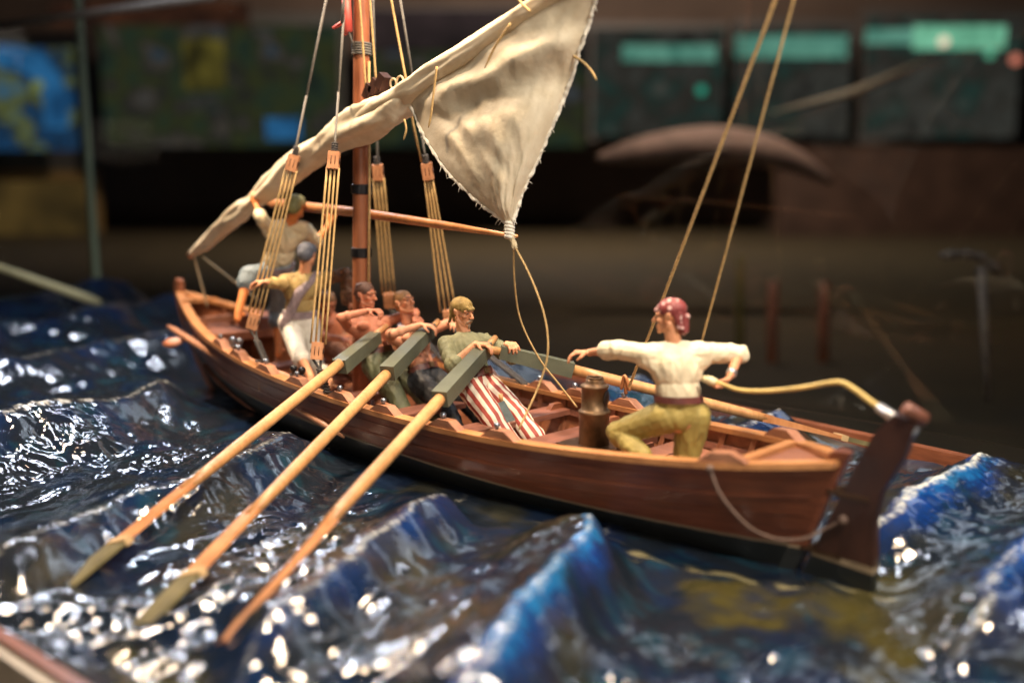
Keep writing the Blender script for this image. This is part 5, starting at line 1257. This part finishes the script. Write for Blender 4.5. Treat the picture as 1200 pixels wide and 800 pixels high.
def glow_mat(name, stops, e, sc=0.5, stretch=(1, 1, 1), fade=True):
    """self-glowing panel: soft broad patches of several dim colours"""
    m = emit(name, (0, 0, 0), e); nt = m.node_tree; em = [n for n in nt.nodes if n.type == 'EMISSION'][0]
    c = None
    for k, (p, col) in enumerate(stops):
        tc = N(nt, 'ShaderNodeTexCoord'); mp = N(nt, 'ShaderNodeMapping'); mp.inputs['Location'].default_value = (7.3 * k, 3.1 * k, 1.7 * k)
        nz = N(nt, 'ShaderNodeTexNoise'); nz.inputs['Scale'].default_value = sc / 2.2; nz.inputs['Detail'].default_value = 1.0
        nt.links.new(tc.outputs['Object'], mp.inputs[0]); nt.links.new(mp.outputs[0], nz.inputs['Vector'])
        r = ramp(nt, nz.outputs[0], [(0.34, (0, 0, 0)), (0.72, (1, 1, 1))])
        c = mix(nt, r.outputs[0], col if c is None else c, col) if c is not None else mix(nt, 0.0, col, col)
    # the glow weakens towards the rim to soften the panel's edges
    tg = N(nt, 'ShaderNodeTexCoord'); fall = None
    for ax in ((0, 2) if fade else ()):
        sp = N(nt, 'ShaderNodeSeparateXYZ'); nt.links.new(tg.outputs['Generated'], sp.inputs[0])
        a1 = N(nt, 'ShaderNodeMath', operation='PINGPONG'); nt.links.new(sp.outputs[ax], a1.inputs[0]); a1.inputs[1].default_value = 0.5
        a2 = N(nt, 'ShaderNodeMapRange', interpolation_type='SMOOTHSTEP'); nt.links.new(a1.outputs[0], a2.inputs[0]); a2.inputs[2].default_value = 0.42 if ax == 2 else 0.22
        if fall is None: fall = a2.outputs[0]
        else:
            mm = N(nt, 'ShaderNodeMath', operation='MULTIPLY'); nt.links.new(fall, mm.inputs[0]); nt.links.new(a2.outputs[0], mm.inputs[1]); fall = mm.outputs[0]
    if fade:
        m3 = N(nt, 'ShaderNodeMath', operation='MULTIPLY'); nt.links.new(fall, m3.inputs[0]); m3.inputs[1].default_value = e * 1.25; nt.links.new(m3.outputs[0], em.inputs[1])
    nt.links.new(c, em.inputs[0]); return m
def cabinet(label, px0, py0, px1, py1, d, mat, lights=(), cat='display cabinet'):
    T = thing('display_cabinet', label, cat, Q((px0 + px1) / 2, py1, d=d)); bm = bmesh.new(); facing(bm, px0, py0, px1, py1, d, 1.0); obj('cabinet_body', bm, mat, T, bev=0.03)
    for (a, b_, c, e, m_) in lights: bm = bmesh.new(); facing(bm, a, b_, c, e, d - 0.08, 0.06); obj('glow_panel', bm, m_, T, bev=0.02)
    return T
def glow_mat(name, stops, e, sc=0.5, stretch=(1, 1, 1), fade=True):
    """self-glowing panel: broad patches of several dim colours"""
    m = emit(name, (0, 0, 0), e); nt = m.node_tree; em = [n for n in nt.nodes if n.type == 'EMISSION'][0]
    nz = noise_n(nt, sc, 2, 0.5, stretch, 0.3); rp = ramp(nt, nz.outputs[0], stops); nt.links.new(rp.outputs[0], em.inputs[0]); return m
def cabinet(label, px0, py0, px1, py1, d, mat, lights=(), cat='display cabinet', nm='display_cabinet'):
    T = thing(nm, label, cat, Q((px0 + px1) / 2, py1, d=d)); bm = bmesh.new(); facing(bm, px0, py0, px1, py1, d, 1.0); obj('cabinet_body', bm, mat, T, bev=0.03)
    for k, (a, b_, c, e, m_) in enumerate(lights): bm = bmesh.new(); facing(bm, a, b_, c, e, d - 1.2 - 0.08 * k, 0.05); obj('glow_panel', bm, m_, T, bev=0.02)
    return T
tealL = glow_mat('teal_tube', [(0.3, (.10, .34, .26)), (0.6, (.26, .66, .50))], 0.42, 0.8); teal2 = glow_mat('teal_tube_bright', [(0.3, (.14, .45, .28)), (0.62, (.36, .95, .62))], 0.55, 0.8)
dk = (.055, .048, .042)
glowA = glow_mat('dim_glow_grey', [(0.30, dk), (0.42, (.16, .16, .14)), (0.52, (.10, .085, .07)), (0.60, (.05, .13, .11)), (0.72, (.22, .21, .18))], 0.22, 0.42)  # blurred background colours given as glow, no actual pictures
glowB = glow_mat('dim_glow_green', [(0.28, (.03, .035, .03)), (0.42, (.05, .085, .055)), (0.50, (.09, .10, .035)), (0.57, (.05, .05, .045)), (0.66, (.17, .14, .11)), (0.75, (.03, .10, .17))], 0.30, 0.42)
glowC = glow_mat('dim_glow_blue', [(0.30, (.02, .03, .04)), (0.43, (.02, .10, .26)), (0.52, (.03, .05, .07)), (0.60, (.20, .22, .06)), (0.72, (.04, .20, .42))], 0.42, 0.5)
yelP = glow_mat('yellow_glow', [(0.3, (.07, .06, .02)), (0.6, (.34, .27, .05))], .30, .6); blueP = glow_mat('blue_arch_glow', [(0.3, (.02, .10, .26)), (0.6, (.05, .26, .60))], .42, .5)
mauveP = glow_mat('mauve_glow', [(0.3, (.06, .045, .045)), (0.65, (.17, .11, .11))], .22, .3); brn = glow_mat('brown_glow', [(0.3, (.08, .052, .02)), (0.65, (.20, .12, .035))], .34, .3)  # mauve and brown tones put in as glow, without a lamp
greenL = glow_mat('green_glow', [(0.35, (.04, .05, .014)), (0.6, (.13, .17, .03))], 0.30, .3); redd = glow_mat('red_beam_glow', [(0.35, (.08, .04, .03)), (0.6, (.34, .12, .06))], 0.16, .4)  # green and red bands likewise glow by themselves
cabinet('dark display cabinet with teal lit strip and dim glowing panel behind the sail', 690, 26, 852, 165, 36, paint('cab_a', (.06, .05, .045), .7), [(694, 34, 850, 160, glowA), (729, 53, 840, 72, tealL)])
cabinet('dark display cabinet whose teal strip shows between the two long ropes and its right neighbour', 856, 22, 1002, 165, 36, paint('cab_b', (.06, .05, .045), .7), [(858, 32, 1000, 160, glowA), (862, 42, 994, 68, tealL)])
cabinet('dark display cabinet with the longest and brightest teal strip at the far right', 1008, 8, 1230, 170, 35, paint('cab_c', (.06, .05, .045), .7), [(1010, 20, 1200, 162, glowA), (1014, 34, 1104, 52, tealL), (1070, 30, 1180, 58, teal2)])
cabinet('low green glowing display table behind the helmsman', 628, 335, 860, 400, 34, paint('cab_d', (.03, .035, .01), .8), [(560, 338, 862, 392, greenL)], 'display table', 'display_table')
Tb = cabinet('display cabinet with blue arched screen at the far left', -60, 40, 90, 210, 36, paint('cab_e', (.05, .045, .04), .7), [(-50, 56, 84, 176, glowC)])
bm = bmesh.new(); ar = [(0, 66, .30), (28, 70, .32), (50, 84, .34), (63, 108, .34), (66, 148, .26)]; tube(bm, catmull([Q(a, b_, d=71) for a, b_, r in ar], 6), .85, 10); obj('blue_arch', bm, blueP, Tb, True)
cabinet('dim display cabinet with yellow and green glowing patches left of the mast', 120, 14, 400, 175, 36, paint('cab_f', (.05, .045, .04), .8), [(124, 30, 396, 172, glowB), (216, 46, 262, 106, yelP), (222, 112, 256, 130, glowA), (312, 138, 352, 164, blueP)])
cabinet('brown wooden cabinet low at the far left', -60, 200, 104, 345, 36, paint('cab_g', (.22, .13, .04), .8), [(-50, 212, 100, 340, brn)])
cabinet('dim cabinet with mauve and green glowing patches right of the mast', 420, 8, 690, 175, 36, paint('cab_h', (.05, .042, .04), .8), [(424, 60, 686, 172, glowB), (424, 12, 686, 58, mauveP)])
cabinet('tall dark brown wooden cabinet at the far right', 905, 172, 1290, 470, 34, wood('cabinet_wood', (.045, .024, .017), (.09, .045, .028), (1, 1, 6), 0.6, .6))
bm = bmesh.new(); facing(bm, 60, 2, 290, 30, 35, 0.2); tag(obj('ceiling_beam', bm, redd), 'dim red self-glowing beam under the ceiling at the upper left', 'beam')  # reddish band made to glow by itself, no lamp on it
bm = bmesh.new(); a, b2 = Q(-30, 34, d=18), Q(250, -4, d=16); tube(bm, [a, b2], 0.07, 8); tag(obj('ceiling_pipe', bm, paint('grey_pipe', (.22, .20, .18), .6), None, True), 'pale grey pipe crossing the upper left corner', 'pipe')
for px, py, r, col, s_, lab in ((1106, 49, .15, (1, .75, .55), 1.1, 'small warm white blurred lamp over the longest teal strip'), (1190, 70, .15, (1, .30, .2), .7, 'small red blurred lamp at the upper right edge'), (1160, 64, .13, (.2, .8, .5), .5, 'small green blurred lamp beside the red one at the upper right'), (822, 106, .15, (.05, .6, .4), .45, 'small teal blurred lamp between the two long ropes'), (44, 100, .17, (.5, .6, .2), .3, 'small yellow green blurred lamp inside the blue arch at upper left')):
    bm = bmesh.new(); ball(bm, Q(px, py, d=68), r * 2.3); tag(obj('small_lamp', bm, emit('lamp', col, s_), None, True), lab, 'lamp', 'small blurred lamps beyond the glass')
# solid shapes standing in for the boat's reflection: furled pale sail, spar, posts
sm_ = thing('mirror_boat', 'blurred stand-in for the boat mirrored in the glass, with pale furled sail', 'reflection stand-in', Q(850, 470, d=17))
bm = bmesh.new(); cp = catmull([Q(*p, d=29) for p in ((700, 186), (740, 178), (790, 172), (840, 170), (890, 176), (935, 190), (975, 214))], 6)
tube(bm, cp, [0.12 + 0.50 * math.sin(math.pi * i / (len(cp) - 1)) ** .9 for i in range(len(cp))], 14, True, (1, .8)); obj('sail_roll', bm, paint('mirror_sail', (.26, .17, .13), .8, .4, 1.2), sm_, True)
bm = bmesh.new(); tube(bm, [Q(905, 132, d=26), Q(1000, 108, d=26), Q(1090, 68, d=26)], [.04, .15, .04], 8, True, (1, .5)); obj('mirror_spar', bm, paint('mirror_spar', (.30, .26, .18), .7), sm_, True)
for px in (906, 966, 868): bm = bmesh.new(); tube(bm, [Q(px - 2, 480, d=22), Q(px, 330 if px > 870 else 300, d=22)], 0.13 if px > 870 else .10, 10); obj('mirror_post', bm, paint('mirror_post', (.24, .075, .03) if px > 870 else (.16, .12, .02), .5), sm_, True)
bm = bmesh.new(); cp = [Q(*p, d=15) for p in ((1102, 300), (1130, 298), (1150, 302), (1172, 318))]; tube(bm, catmull(cp, 4), [.05 + .02 * (i % 3) for i in range(13)], 8); tube(bm, [Q(1150, 312, d=15), Q(1158, 470, d=15)], [.09, .05], 8)
tag(obj('far_figure', bm, paint('mirror_fig', (.16, .12, .09), .7), None, True), 'small blurred stand-in for a reflection in the dark at right', 'reflection_shape')  # solid shape added in place of a reflection in the glass
# pale oar of another display reaching in from the left
a, b2 = Q(118, 355, z=0.22), Q(-60, 292, d=16)
spar('far_oar', 'pale yellow blurred oar reaching over the water at the far left', [a, a.lerp(b2, .1), b2], [.05, .075, .05], paint('pale_oar', (.50, .48, .28), .5, .3, 2), 'oar')
